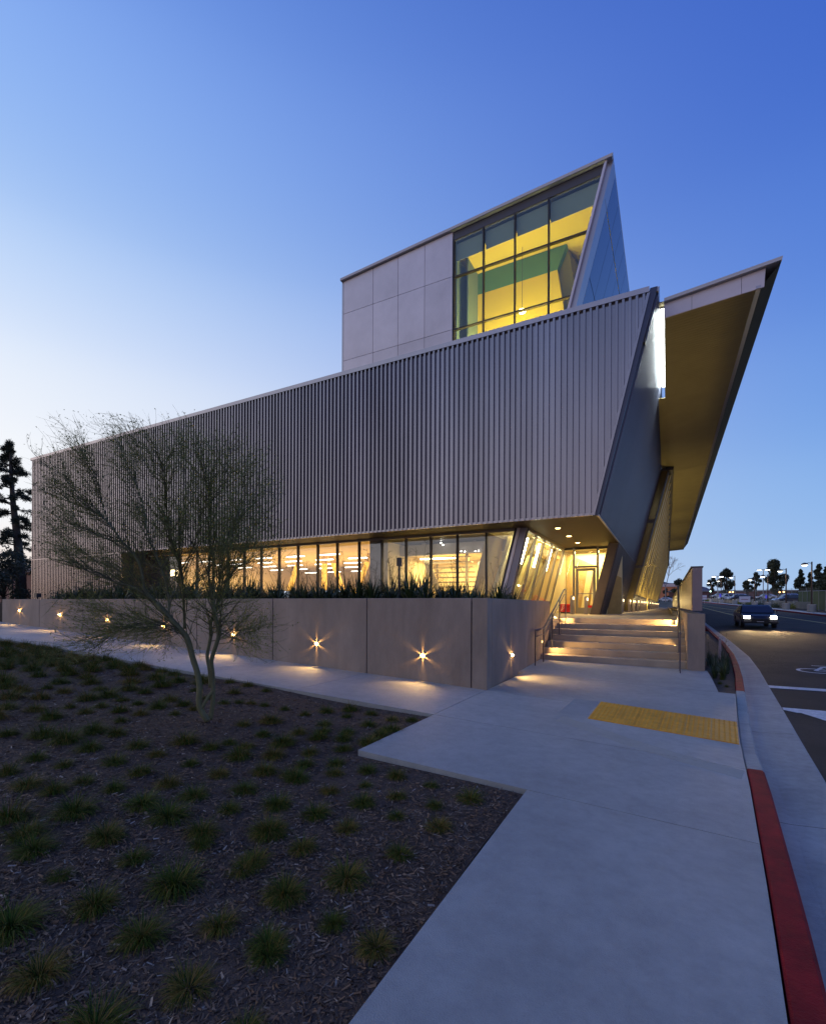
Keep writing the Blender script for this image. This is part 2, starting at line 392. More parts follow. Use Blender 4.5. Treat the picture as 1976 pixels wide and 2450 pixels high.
strip('far_verge', M_soil, lambda y: FX(y) + 1.75, lambda y: FX(y) + 60, YS(14, 235, 6), .11)
# white road markings
def rp(*pts):
    return [(p.x, p.y, rz(p.y) + .0) for p in pts]
mb = MB()
q = [(D(13.1) + .0, 13.08), (14, 13.3), (14, 13.62), (D(13.4) + .0, 13.42)]
mb.poly([(x, y, rz(y)) for x, y in q]); mb.build('stop_line', M_paint)['kind'] = 'structure'
mb = MB()
q = [(D(10.9) + .0, 10.78), (14, 10.95), (14, 10.62), (2.6, 10.45), (1.98, 10.38), (D(10.5) + .01, 10.55)]
mb.poly([(x, y, rz(y)) for x, y in q][::-1])
q = [(2.03, 10.42), (2.6, 10.442), (4.2, 7.2), (3.4, 7.2)]
mb.poly([(x, y, rz(y)) for x, y in q][::-1]); mb.build('crosswalk_marking', M_paint)['kind'] = 'structure'
# bicycle symbol painted on the lane
mb = MB()
def ring(cx, cy, r, w, n=20, a0=0, a1=2 * math.pi):
    for i in range(n):
        a = a0 + (a1 - a0) * i / n; b = a0 + (a1 - a0) * (i + 1) / n
        P = [(cx + math.cos(t) * q, cy + math.sin(t) * q * 1.1) for t, q in ((a, r), (b, r), (b, r - w), (a, r - w))]
        mb.poly([(x, y, rz(y)) for x, y in P][::-1])
def rl(x0, y0, x1, y1, w=.09):
    d = Vector((x1 - x0, y1 - y0)).normalized(); nn = Vector((-d.y, d.x)) * w / 2
    P = [(x0 + nn.x, y0 + nn.y), (x1 + nn.x, y1 + nn.y), (x1 - nn.x, y1 - nn.y), (x0 - nn.x, y0 - nn.y)]
    mb.poly([(x, y, rz(y) + .004) for x, y in P][::-1])
ring(3.55, 16.5, .42, .09); ring(4.75, 16.5, .42, .09)
rl(3.55, 16.5, 3.9, 17.4); rl(3.9, 17.4, 4.5, 17.4); rl(4.75, 16.5, 4.45, 17.7); rl(3.9, 17.4, 4.15, 16.5); rl(4.15, 16.5, 3.55, 16.5); rl(4.15, 16.5, 4.5, 17.3); rl(3.7, 17.65, 4.05, 17.62); rl(4.35, 17.75, 4.65, 17.65)
mb.build('bicycle_lane_marking', M_paint)['kind'] = 'structure'

# tactile tiles with truncated domes
tl, tr, br, bl = Vector((-.965, 8.44, 0)), Vector((A(8.3) - .02, 8.30, 0)), Vector((A(6.95) - .02, 6.97, 0)), Vector((-.985, 7.12, 0))
tact = thing('tactile_paving', (0, 7.7, gz(0, 7.7)), 'strip of yellow dimpled tiles set in the pavement beside the kerb', 'tactile paving')
for k in range(6):
    def PP(u, v):
        a = tl.lerp(tr, u); b = bl.lerp(br, u); c = b.lerp(a, v); return Vector((c.x, c.y, gz(c.x, c.y) + .010))
    u0, u1 = k / 6 + .0012, (k + 1) / 6 - .0012
    mb = MB(); c = [PP(u0, 0), PP(u1, 0), PP(u1, 1), PP(u0, 1)]
    dn = Vector((0, 0, .02)); mb.hexa([q - dn for q in c] + c)
    for i in range(5):
        for j in range(22):
            q = PP(u0 + (u1 - u0) * (i + .5) / 5, (j + .5) / 22)
            mb.lathe(q, [(.014, -.001), (.009, .006), (.0, .0062)], 6)
    mb.build('tactile_tile', M_tact, tact)
# tooled grooves round the ramp
mb = MB(); M_groove = mat('tooled concrete ridge', (.37, .37, .345), .7)
for i in range(14):
    t = i / 13; x = -1.36 + t * .36
    mb.bar((x - .05, 7.05, gz(x, 7) + .002), (x + .0, 8.45, gz(x, 8.4) + .002), .008, .006)
C0 = [(-1.30, 6.98), (-.85, 6.72), (-.42, 6.40), (.11, 6.10), (.70, 5.86)]
for i in range(9):
    o_ = i * .034
    P = [(x - o_ * .2, y - o_) for x, y in C0]
    for a, b in zip(P, P[1:]): mb.bar((a[0], a[1], gz(*a) + .001), (b[0], b[1], gz(*b) + .001), .006, .004)
o = mb.build('tooled_groove_band', M_groove); tag(o, kind='structure')

# ------------------------------------------------------------------ planting bed with mulch
def mz(x, y): return gz(x, y) - .045 + .012 * math.sin(x * 1.7 + y) + .01 * math.sin(y * 2.3 - x)
vs = []; fs = []
xs = [-34, -28, -23, -19] + [-16 + i * .5 for i in range(27)] + [-2.85]
xs = sorted(set(xs)); ys2 = [-6, -3, -1, 0] + [.5 + .5 * i for i in range(11)] + [5.94]
n = len(xs)
for y in ys2:
    for x in xs: vs.append((x, y, mz(x, y)))
fs = [(j * n + i, j * n + i + 1, (j + 1) * n + i + 1, (j + 1) * n + i) for j in range(len(ys2) - 1) for i in range(n - 1)]
b = len(vs); xs3 = [-2.85, -2.4, -2, -1.5, -1.09]; ys3 = [-6, -3, -1, 0, 1, 2, 3, 4.1]
for y in ys3:
    for x in xs3: vs.append((x, y, mz(x, y)))
fs += [(b + j * 5 + i, b + j * 5 + i + 1, b + (j + 1) * 5 + i + 1, b + (j + 1) * 5 + i) for j in range(len(ys3) - 1) for i in range(4)]
MB().faces(vs, fs).build('mulch_bed', M_mulch)['kind'] = 'structure'
def inbed(x, y, m_=0.0): return (x < -2.87 - m_ and y < 5.92 - m_) or (x < -1.1 - m_ and y < 4.08 - m_)
mb = MB()
for i in range(130000):
    t = RN() ** 1.9
    D_ = 1.2 + 9 * t; px = U(-420, 1330)
    q = O + ray(px, 0) * (D_ / F); x, y = q.x, q.y
    if not inbed(x, y, .01): continue
    z = mz(x, y) + U(.001, .014); l = U(.005, .020) * (1 + .3 * t); w = min(.006, l * U(.10, .32)); a = U(0, math.pi)
    dx, dy = math.cos(a) * l, math.sin(a) * l; nx, ny = -math.sin(a) * w, math.cos(a) * w; ti = U(-.35, .35) * l; tj = U(-.8, .8) * w
    mb.poly([(x - dx - nx, y - dy - ny, z - ti - tj), (x + dx - nx * .7, y + dy - ny * .7, z + ti - tj), (x + dx + nx * .7, y + dy + ny * .7, z + ti + tj), (x - dx + nx, y - dy + ny, z - ti + tj)], random.choice((0, 0, 0, 1, 1, 2, 3) if RN() < .96 else (4,)))
ch = mb.build('mulch_chips', [mat('chip dark', (.09, .055, .035), .85), mat('chip brown', (.19, .11, .06), .8), mat('chip grey', (.21, .145, .095), .8), mat('chip rust', (.17, .09, .045), .8), mat('chip pale', (.34, .26, .19), .7)])
tag(ch, 'shredded bark mulch scattered over the planting bed', 'mulch', kind='stuff')

# grass tufts
M_gr = [mat('grass green', (.06, .10, .010), .75, spec=.15), mat('grass olive', (.11, .11, .013), .75, spec=.15), mat('grass straw', (.24, .145, .035), .75, spec=.15), mat('grass dark', (.022, .042, .005), .75, spec=.15)]
def tuft_mesh(seed, dry):
    r = random.Random(seed); mb = MB()
    for i in range(560):
        a = r.uniform(0, 6.283); lean = r.uniform(.1, 1.15) ** .7; L_ = r.uniform(.5, 1.0) * .165; rr = r.uniform(0, .075)
        c, s_ = math.cos(a), math.sin(a); x, y, z = c * rr, s_ * rr, 0; w = r.uniform(.0011, .0021)
        b_ = a + r.uniform(-.6, .6); dx, dy = math.cos(b_), math.sin(b_); pts = [(x, y, z)]
        ang = lean * .8
        for k in range(4):
            st = L_ / 4; x += dx * math.sin(ang) * st; y += dy * math.sin(ang) * st; z += math.cos(ang) * st; ang += lean * 1.0; pts.append((x, y, max(z, .002)))
        px_, py_ = -dy, dx; b0 = len(mb.v)
        for k, (u, v, t) in enumerate(pts):
            ww = w * (1 - k / 4.6); mb.v += [(u - px_ * ww, v - py_ * ww, t), (u + px_ * ww, v + py_ * ww, t)]
        mi = r.choices((0, 1, 2, 3), (5 - 3 * dry, 4, .8 + 6 * dry, 4))[0]
        for k in range(4): mb.f.append((b0 + 2 * k, b0 + 2 * k + 1, b0 + 2 * k + 3, b0 + 2 * k + 2)); mb.mi.append(mi)
    return mb
TUFTS = []
for i in range(12):
    dry = (0, .1, .8, .2, .5, 0, .3, 1, .1, 0, .6, .2)[i]
    o = tuft_mesh(100 + i, dry).build('grass_tuft', M_gr); TUFTS.append((o.data, dry)); bpy.data.objects.remove(o)
ZA = [(390,650,1.5),(260,620,1.2),(560,600,1.3),(690,620,.9),(530,700,1),(820,690,1),(930,740,1.1),(680,785,1),(380,800,1),(215,755,.9),(45,840,1),(160,925,1.1),(495,905,1),(680,950,1.1),(830,850,1.1),(1000,915,1),(1150,980,1.2),(840,1040,1.2),(1000,1110,1.3),(440,1090,1.6),(320,960,1),(50,1130,1.4),(150,1220,1.5),(620,1230,1.2),(1200,1200,1.2),(1360,1060,1),(1300,850,1),(1130,790,1),(1100,670,1.1),(1250,700,.9),(1360,670,1),(1460,690,1),(1420,745,1),(1570,830,1.1),(1450,940,1),(1640,1030,1.1),(1590,1180,1.2),(1560,620,.7),(1445,570,.9),(1605,550,.9),(1680,670,1),(1620,740,.8),(1720,850,1),(40,610,.9),(720,545,.7),(835,505,.9),(1040,510,.9),(940,465,1),(710,485,.9),(600,455,1),(520,410,1),(415,460,1),(510,490,.9),(240,410,1.1),(380,370,1),(280,350,1),(130,370,1),(60,410,1.2),(640,390,1),(725,415,1),(820,440,1),(860,370,1),(770,350,1),(540,320,1),(1010,420,1),(1150,480,1),(1330,440,1.1),(1420,435,.8),(1490,440,.8),(1570,450,1),(1690,470,1),(1580,370,.9),(210,480,1),(300,520,1.1),(1090,450,.9),(40,470,1)]
ZC = [(120,180),(75,255),(190,300),(320,130),(435,190),(450,110),(570,140),(590,100),(715,125),(700,195),(840,165),(830,230),(955,170),(770,260),(700,300),(400,270),(430,235),(550,275),(575,240),(550,330),(285,240),(350,350),(320,415),(135,365),(505,410),(500,465),(470,570),(80,460),(275,500),(690,455),(680,540),(865,490),(870,610),(1070,545),(1090,670),(1300,630),(1115,800),(865,730),(665,650),(575,800),(385,710),(175,650),(105,820),(310,910),(570,1090),(200,1170),(880,955),(20,980),(490,1340),(100,1450),(740,1480)]
ZB = [(200,190,1.4),(630,120,1),(790,235,1),(360,335,1),(560,500,1.2),(60,620,1.4),(230,890,1.5),(840,670,1.1),(1040,380,1.3),(1190,150,1.1),(1300,605,1),(1450,285,1),(1600,80,1),(1690,440,1.2),(1590,770,1),(1120,950,.9),(560,1200,1.3),(1450,1210,1.1)]
pos = []
for x, y, s_ in ZA:
    q = onground(x / 2.48, 1500 + y / 2.48); pos.append((q.x, q.y, s_))
for x, y in ZC:
    q = onground(600 + x / 2.48, 1650 + y / 2.48); pos.append((q.x, q.y, U(.85, 1.15)))
for x, y, s_ in ZB:
    q = onground(x / 2.48, 1950 + y / 2.48); pos.append((q.x, q.y, s_))
pos = [p_ for p_ in pos if inbed(p_[0], p_[1], -.12)]
tries = 0
while len(pos) < 296 and tries < 20000:
    tries += 1
    x = U(-16, -5.5); y = U(1.9, 5.8) if RN() < .3 else 5.8 - 2.2 * RN() ** 1.5; q = (Vector((x, y, gz(x, y))) - O); d = q.dot(VV)
    if d < 5.6: continue
    ix = CX + F * q.dot(RR) / d
    if ix < -40 or ix > 1000: continue
    if any((x - a) ** 2 + (y - b) ** 2 < (.30 if d > 9 else .42) ** 2 for a, b, _ in pos): continue
    pos.append((x, y, U(.95, 1.35)))
ROWS = []
pos.sort(key=lambda p_: p_[0] ** 2 + p_[1] ** 2)
for i, (x, y, s_) in enumerate(pos):
    me, dry = random.choice(TUFTS)
    o = bpy.data.objects.new('grass_tuft', me); COL.objects.link(o)
    o.location = (x, y, mz(x, y) - .004); k_ = (.84 if x * x + y * y < 22 else 1) * min(s_, 1.3) * random.choice((.75, .9, 1.0, 1.12, 1.2)) * (1.25 if x < -7 else 1); o.scale = (k_, k_, k_ * U(.85, 1.15)); o.rotation_euler = (U(-.15, .15), U(-.15, .15), U(0, 6.28))
    d_ = (o.location - O).dot(VV); ROWS.append((CX + F * (o.location - O).dot(RR) / d_, CY - F * (o.location.z - EYE) / d_, dry > .45, o))
ORD = 'first second third fourth fifth sixth seventh eighth ninth tenth eleventh twelfth thirteenth fourteenth fifteenth sixteenth seventeenth eighteenth nineteenth twentieth'.split()
for lo, hi, nm in ((2280, 2460, 'the row at the picture bottom'), (2120, 2280, 'the row just above the bottom one'), (1985, 2120, 'the third row up from picture bottom'), (1900, 1985, 'the fourth row up from picture bottom'), (1835, 1900, 'the fifth row up from picture bottom'), (1780, 1835, 'the sixth row up from picture bottom'), (1735, 1780, 'the seventh row up from picture bottom'), (1695, 1735, 'the eighth row up from picture bottom')):
    row = sorted([r for r in ROWS if lo <= r[1] < hi and 0 < r[0] < 1976], key=lambda r: r[0])
    for i, r in enumerate(row[:20]): tag(r[3], ('straw brown' if r[2] else 'green') + ' grass tuft ' + ORD[i] + ' from left in ' + nm, 'grass tuft', 'grass tufts in the mulch bed')
for px, py, dr_, o in ROWS:
    if o.get('label'): continue
    zone = 'near the foot of the slender tree' if abs(px - 490) < 150 and abs(py - 1720) < 70 else 'beside the notch of the pavement' if px > 640 and py > 1640 and py < 2000 else 'in the dense strip below the lit path' if py < 1640 else 'in the left half of the mulch bed' if px < 400 else 'in the middle of the mulch bed'
    tag(o, ('low dry straw brown grass tuft ' if dr_ else 'low green olive grass tuft ') + zone, 'grass tuft', 'grass tufts ' + zone)

# ------------------------------------------------------------------ planter wall
WT = 1.771
pw = thing('planter_wall', (-2.83, 8.1, .1), 'long smooth brown grey concrete retaining wall topped by planting, with step lights', 'retaining wall')
J = [-20.93, -18.34, -15.75, -13.14, -10.54, -7.95, -5.38, -3.12]
def wallpan(a, b):
    g = .010
    mb = MB(); mb.hexa([(a + g, 8.1, gz(a, 8) - .3), (b - g, 8.1, gz(b, 8) - .3), (b - g, 8.4, gz(b, 8) - .3), (a + g, 8.4, gz(a, 8) - .3), (a + g, 8.1, WT), (b - g, 8.1, WT), (b - g, 8.4, WT), (a + g, 8.4, WT)])
    return mb.build('concrete_panel', M_wall, pw, bevel=.008)
for a, b in zip(J, J[1:]): wallpan(a, b)
WX = lambda y: -2.82 - .055 * (y - 8.1)
# corner post piece and the return toward the steps
MB().hexa([(-3.11, 8.1, -.2), (-2.82, 8.1, -.2), (WX(8.4), 8.4, -.2), (-3.11, 8.4, -.2), (-3.11, 8.1, WT), (-2.82, 8.1, WT), (WX(8.4), 8.4, WT), (-3.11, 8.4, WT)]).build('concrete_panel', M_wall, pw, bevel=.006)
for y0, y1_ in ((8.402, 11.6), (11.6, 13.35), (13.35, 15.0)):
    g = .006
    MB().hexa([(WX(y0) - .28, y0 + g, -.2), (WX(y0), y0 + g, -.2), (WX(y1_), y1_ - g, -.2), (WX(y1_) - .28, y1_ - g, -.2), (WX(y0) - .28, y0 + g, WT - .03 * (y0 > 9) * 0), (WX(y0), y0 + g, WT), (WX(y1_), y1_ - g, WT), (WX(y1_) - .28, y1_ - g, WT)]).build('concrete_panel', M_wall, pw, bevel=.004)
MB().box(-20.9, 8.12, 0, -3.13, 8.38, WT - .05).build('joint_filler', M_joint, pw)
MB().hexa([(WX(8.4) - .26, 8.41, 0), (WX(8.4) - .02, 8.41, 0), (WX(15) - .02, 14.98, 0), (WX(15) - .26, 14.98, 0), (WX(8.4) - .26, 8.41, WT - .05), (WX(8.4) - .02, 8.41, WT - .05), (WX(15) - .02, 14.98, WT - .05), (WX(15) - .26, 14.98, WT - .05)]).build('joint_filler', M_joint, pw)
struct(MB().hexa([(-36, 8.38, 0), (-3.1, 8.38, 0), (-3.4, 17.05, 0), (-36, 17.05, 0), (-36, 8.38, 1.62), (-3.1, 8.38, 1.62), (-3.4, 15.2, 1.62), (-36, 17.05, 1.62)]).build('planter_soil', M_soil))

# recessed step lights; an added slotted ring casts the lens-star rays on the wall
M_bez = mat('step light bezel', (.35, .30, .22), .4, .6)
def steplight(base, axis, nrm_, label, s=1.0, power=1.5, slots=True, grp='round step lights set low in the planter wall', throw_=None):
    base = Vector(base); ax = Vector(axis).normalized(); nn = Vector(nrm_).normalized()
    t = thing('step_light', base, label, 'step light', grp)
    mb = MB(); w, h = .062 * s, .040 * s
    N_ = 20
    for i in range(N_):
        a, b = 2 * math.pi * i / N_, 2 * math.pi * (i + 1) / N_
        p0, p1 = [base + ax * (math.cos(q) * w) + UP * (math.sin(q) * h) for q in (a, b)]
        q0, q1 = [base + ax * (math.cos(q) * w * .8) + UP * (math.sin(q) * h * .8) for q in (a, b)]
        mb.poly([p0 + nn * .003, p1 + nn * .003, q1 + nn * .010, q0 + nn * .010][::-1])
        mb.poly([p0 + nn * .003, p1 + nn * .003, p1, p0])
    mb.build('bezel', M_bez, t)
    mb = MB(); mb.poly([base + nn * .008 + ax * (math.cos(2 * math.pi * i / 20) * w * .8) + UP * (math.sin(2 * math.pi * i / 20) * h * .8) for i in range(20)])
    mb.build('lens', M_warm, t)
    if slots:
        mb = MB(); R0 = .022 * s; c = base + nn * .034
        angs = [math.radians(v) for v in (90, 30, 150, 210, 270, 330)]
        M_ = 72
        for i in range(M_):
            a, b = 2 * math.pi * i / M_, 2 * math.pi * (i + 1) / M_; mid = (a + b) / 2
            if any(abs((mid - q + math.pi) % (2 * math.pi) - math.pi) < math.radians(5.2) for q in angs): continue
            pa, pb = [ax * (math.cos(q) * R0) + UP * (math.sin(q) * R0) for q in (a, b)]
            mb.poly([base + pa + nn * .009, base + pb + nn * .009, base + pb + nn * .044, base + pa + nn * .044])
        mb.build('added_slot_ring', M_bez, t)
        lamp('step_lamp', 'POINT', c, power * 8.5, (1.0, .55, .16), t, size=.004)
    # downward throw onto the paving
    lamp('step_throw', 'SPOT', base + nn * .075 + UP * .0, power * 20, WARM, t, size=.05, aim=base + nn * .75 - UP * (.62 if throw_ is None else throw_), spot=96 if throw_ is None else 130, blend=.9)
    return t
LP = [(47,1460.5),(144,1471),(257,1483),(392,1499),(560,1518.5),(757.6,1540.4),(1011.6,1569)]
names = ['glowing oval step light nearest the far left end of the planter wall', 'second glowing oval step light from the left end of the planter wall', 'glowing step light on the planter wall behind the left edge of the tree crown', 'glowing step light on the planter wall just left of the tree trunks', 'glowing step light on the planter wall just right of the tree trunks', 'large glowing step light on the wide wall panel right of the tree', 'largest glowing step light on the wall panel beside the planter corner']
for (x, y), nm in zip(LP, names):
    q = aty(x, y, 8.1); steplight((q.x, 8.1, q.z), (1, 0, 0), (0, -1, 0), nm)
for (x, y), nm, s_, sl in (((1223, 1567.5), 'star shaped step light on the side of the planter wall facing the kerb', 1, True), ((1296.5, 1535.5), 'small dim step light behind the lower handrail post', .6, False), ((1325.3, 1477), 'bright star step light on the planter wall beside the upper steps', .9, True)):
    q = hit(x, y, (-2.82, 8.1, 0), (1, .055, 0)); steplight(q, (.055, -1, 0), (1, .055, 0), nm, s_, (2.6 if sl else 2.5) * (1 if y > 1560 else 2), sl, throw_=None if y > 1560 else .25)

# ------------------------------------------------------------------ steps and landing
steps = thing('entrance_steps', (-1.3, 13.4, .12), 'wide flight of seven pale concrete steps up to the entrance', 'steps')
for k in range(7):
    y = 13.4 + .45 * k; zt = .27 + .16 * k; zb = zt - .16 if k else -.1
    MB().box(-3.13, y + .004 * 0, zb - .02 if k else zb, .43, 18.0 if k == 6 else y + .452, zt).build('step', M_step, steps, bevel=.007) if False else \
    MB().box(-3.13, y, zb, .43, y + .6 if k < 6 else 16.5, zt).build('step', M_step, steps, bevel=.008)
PZ = 1.23
lx = bpy.data.objects.new('entrance_terrace', None); COL.objects.link(lx); lx['kind'] = 'structure'; ORG['entrance_terrace'] = Vector((0, 0, 0))
for y0, y1_ in ((16.503, 19.5), (19.5, 23), (23, 27), (27, 32), (32, 38), (38, 46), (46, 60), (60, 80), (80, 120)):
    MB().box(-4.6 if y0 < 24 else -2.9, y0 + .004, PZ - .1, .52, y1_ - .004, PZ).build('terrace_slab', M_step, lx)
MB().box(-6.2, 14.99, .4, -3.135, 24.15, PZ - .012).build('terrace_slab', M_step, lx)
MB().box(.20, 24, PZ, .52, 110, PZ + .16).build('terrace_kerb', M_step, lx)

# right hand pillar, low wall and guard wall
rw = thing('stair_side_wall', (.6, 13.3, 0), 'square brown concrete pillar and low wall along the right side of the steps', 'wall')
MB().box(.43, 13.28, -.25, .80, 16.2, 1.46).build('pillar', M_wall, rw, bevel=.008)
MB().box(.46, 16.205, -.25, .77, 70, 1.455).build('low_wall', M_wall, rw)
gw = thing('guard_wall', (.63, 13.3, 1.46), 'tall thin metal faced guard wall standing on the concrete pillar by the road', 'guard wall')
MB().box(.535, 13.29, 1.53, .74, 60, 2.57).build('guard_core', mat('guard brown metal', (.23, .18, .19), .5, .4, .08, 2), gw, bevel=.006)
for y0 in range(14, 60, 2): MB().box(.520, y0 - .65, 1.56, .532, y0 + 1.33, 2.50).build('guard_panel', mat('guard face panel', (.28, .22, .14), .45, .5, .08, 1), gw)
MB().box(.50, 13.285, 2.572, .76, 60, 2.60).build('cap', M_dark, gw)
for y, z, nm in ((15.9, 1.26, 'small step light high on the inner side of the right pillar'), (14.5, .56, 'small step light low on the inner side of the right pillar')):
    steplight((.43, y, z), (0, 1, 0), (-1, 0, 0), nm, .7, 17, False, 'step lights facing the stairs', throw_=.30)
for k, (y, z) in enumerate(((13.9, .42), (15.0, .85), (16.0, 1.2))):
    pass

# handrails
def rail(name, x, label, ys_, top, bot, low=True, curve_end=True):
    t = thing(name, (x, ys_[0], bot[0]), label, 'handrail')
    mb = MB(); mb.tube([(x, y, z) for y, z in top], .022, 8); mb.build('top_rail', M_rail, t, smooth=True)
    if low: MB().tube([(x, y, z - .17) for y, z in top[:-1]] + [(x, top[-1][0], top[-1][1] - .17)], .012, 6).build('lower_rail', M_rail, t, smooth=True)
    return t
t = thing('handrail', (-2.93, 11.9, .12), 'dark steel handrail with posts at the left side of the steps', 'handrail')
X_ = -2.90
MB().tube([(X_, 11.95, 1.02), (X_, 12.85, 1.03), (X_, 15.65, 2.15), (X_, 15.95, 2.16)], .024, 8).build('top_rail', M_rail, t, smooth=True)
MB().tube([(X_, 11.95, .86), (X_, 12.85, .87), (X_, 15.65, 1.98), (X_, 15.93, 1.99)], .013, 6).build('lower_rail', M_rail, t, smooth=True)
for y, z0, z1 in ((11.95, .1, 1.02), (12.85, .1, 1.03), (13.95, .43, 1.47), (14.95, .75, 1.87), (15.95, 1.07, 2.16)):
    MB().box(X_ - .012, y - .028, z0, X_ + .012, y + .028, z1).build('post', M_rail, t)
    MB().box(X_ - .05, y - .05, z0, X_ + .05, y + .05, z0 + .012).build('base_plate', M_rail, t)
t = thing('handrail', (.27, 13, .12), 'dark steel handrail seen end on at the right side of the steps', 'handrail')
X_ = .27
MB().tube([(X_, 12.6, 1.0), (X_, 13.05, 1.01), (X_, 15.6, 2.18), (X_, 16.0, 2.19)], .024, 8).build('top_rail', M_rail, t, smooth=True)
MB().tube([(X_, 12.6, .84), (X_, 13.05, .85), (X_, 15.6, 2.01), (X_, 16.0, 2.02)], .013, 6).build('lower_rail', M_rail, t, smooth=True)
for y, z0, z1 in ((12.6, .08, 1.0), (13.05, .08, 1.02), (14.2, .43, 1.53), (15.1, .75, 1.95), (16.0, 1.07, 2.19)):
    MB().box(X_ - .012, y - .028, z0, X_ + .012, y + .028, z1).build('post', M_rail, t)
    MB().box(X_ - .05, y - .05, z0, X_ + .05, y + .05, z0 + .012).build('base_plate', M_rail, t)

# ------------------------------------------------------------------ building
YF, SZ, RZ = 15.714, 4.447, 11.06
K = .2443
LX = lambda z: -1.90 + (z - SZ) * K            # plane of the leaning side wall
bld = thing('gallery_building', (-18, 15.8, 1.2), 'angular modern building clad in ribbed metal with a glazed upper storey, lit from inside', 'building')
XL = -36.55
PITCH = .186; RW, RD = .078, .085
xs_r = []; x = XL + .05
while x < -.5: xs_r.append(x); x += PITCH
def zbot(x):
    if x < -26.75: return 1.1
    z = SZ
    if x > -2.05: z = SZ + (x + 2.05) / (-.50 + 2.05) * (RZ - SZ)
    return z
def cladrow(xsub, z0f, z1):
    mb = MB(); e = PITCH
    for x in xsub:
        # profile across one rib: flat pan then a raised rib
        P = [(x, 0), (x + e - RW - .012, 0), (x + e - RW, -RD), (x + e - .010, -RD), (x + e, 0)]
        for (xa, ya), (xb, yb) in zip(P, P[1:]):
            za, zb_ = z0f(xa), z0f(xb)
            if za >= z1 - .01 and zb_ >= z1 - .01: continue
            mb.poly([(xa, YF + ya, za), (xb, YF + yb, zb_), (xb, YF + yb, z1), (xa, YF + ya, z1)])
    return mb
TOPC = RZ - .16
upper = [x for x in xs_r]
for i in range(0, len(upper), 5):
    sub = upper[i:i + 5]
    x0 = sub[0]
    if x0 < -26.75:
        lo = [x for x in sub]
        mb = cladrow(sub, lambda x: SZ + .02, TOPC)
        mb.build('cladding_panel', M_clad, bld)
        mb = cladrow([x for x in sub if x < -26.75], lambda x: 1.1, SZ - .03); mb.build('cladding_panel', M_clad, bld)
    else:
        cladrow(sub, zbot, TOPC).build('cladding_panel', M_clad, bld)
MB().box(XL, YF - .07, SZ - .03, -26.75, YF + .01, SZ + .02).build('seam_trim', M_trim, bld)
MB().box(XL - .03, YF - .10, TOPC, -.50, YF + .02, RZ).build('parapet_coping', M_trim, bld)
MB().box(XL - .03, YF + .02, 1.0, XL + .05, YF + .4, RZ).build('end_trim', M_trim, bld)
MB().box(XL, YF + .02, 9.5, -.6, YF + .3, RZ - .02).build('parapet_wall', M_dark, bld)
MB().prism([(-25, YF - .065, SZ), (-1.98, YF - .065, SZ), (-1.98, YF + .02, SZ), (-25, YF + .02, SZ)], (0, 0, .07)).build('bottom_trim', M_trim, bld)
# slanted end trim of the facade, two tones
def slant(x0, x1, w0, w1, y0, y1, m, name, zl=SZ, zh=RZ):
    return MB().hexa([(x0, y0, zl), (x0 + w0, y0, zl), (x0 + w0, y1, zl), (x0, y1, zl), (x1, y0, zh), (x1 + w1, y0, zh), (x1 + w1, y1, zh), (x1, y1, zh)]).build(name, m, bld)
slant(-2.06, -.56, .07, .08, YF - .075, YF + .02, M_clad, 'slanted_trim', zh=TOPC)
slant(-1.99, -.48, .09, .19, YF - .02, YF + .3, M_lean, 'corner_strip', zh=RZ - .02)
# leaning side wall with fine ribs
def leanpanel(y0, y1, zl, zh, m, pitch=.19, dep=.05, name='side_cladding_panel', xo=0.0, fx=LX):
    mb = MB(); y = y0; n_ = max(1, round((y1 - y0) / pitch)); p_ = (y1 - y0) / n_
    for i in range(n_):
        yy = y0 + i * p_
        P = [(yy, 0), (yy + p_ * .55, 0), (yy + p_ * .62, dep), (yy + p_ * .93, dep), (yy + p_, 0)]
        for (ya, a), (yb, b) in zip(P, P[1:]):
            mb.poly([(fx(zl) + a + xo, ya, zl), (fx(zl) + b + xo, yb, zl), (fx(zh) + b + xo, yb, zh), (fx(zh) + a + xo, ya, zh)])
    return mb.build(name, m, bld)
ye = 34.55
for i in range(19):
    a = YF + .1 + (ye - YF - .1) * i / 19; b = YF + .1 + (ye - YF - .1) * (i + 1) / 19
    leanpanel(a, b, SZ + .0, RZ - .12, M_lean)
    if a > 22.7: leanpanel(a, b, PZ, SZ - .02, M_leanlow, name='base_cladding_panel')
MB().hexa([(LX(RZ - .12) - .02, YF + .05, RZ - .12), (LX(RZ - .12) + .05, YF + .05, RZ - .12), (LX(RZ - .12) + .05, ye, RZ - .12), (LX(RZ - .12) - .02, ye, RZ - .12), (LX(RZ) - .05, YF + .05, RZ), (LX(RZ) + .05, YF + .05, RZ), (LX(RZ) + .05, ye, RZ), (LX(RZ) - .05, ye, RZ)]).build('side_coping', M_trim, bld)
MB().hexa([(LX(SZ) - .03, YF + .02, SZ - .02), (LX(SZ) + .03, YF + .02, SZ - .02), (LX(SZ) + .03, ye, SZ - .02), (LX(SZ) - .03, ye, SZ - .02), (LX(SZ) - .03, YF + .02, SZ + .02), (LX(SZ) + .035, YF + .02, SZ + .02), (LX(SZ) + .035, ye, SZ + .02), (LX(SZ) - .03, ye, SZ + .02)]).build('seam_trim', M_trim, bld)
# roof deck
MB().box(XL + .1, YF + .3, 9.4, -.75, 34.4, 9.6).build('roof', M_dark, bld)
# soffit boards
i = 0
y = YF + .0
while y < 24.25:
    x0 = -26.75 if y < 17.0 else -4.47
    x1 = -1.93
    MB().box(x0, y + .010, SZ + .0, x1, y + .140, SZ + .03).build('soffit_board', M_sof, bld)
    y += .154; i += 1
MB().box(-26.75, YF + .03, SZ + .035, -1.95, 24.3, SZ + .05).build('soffit_backing', M_dark, bld)
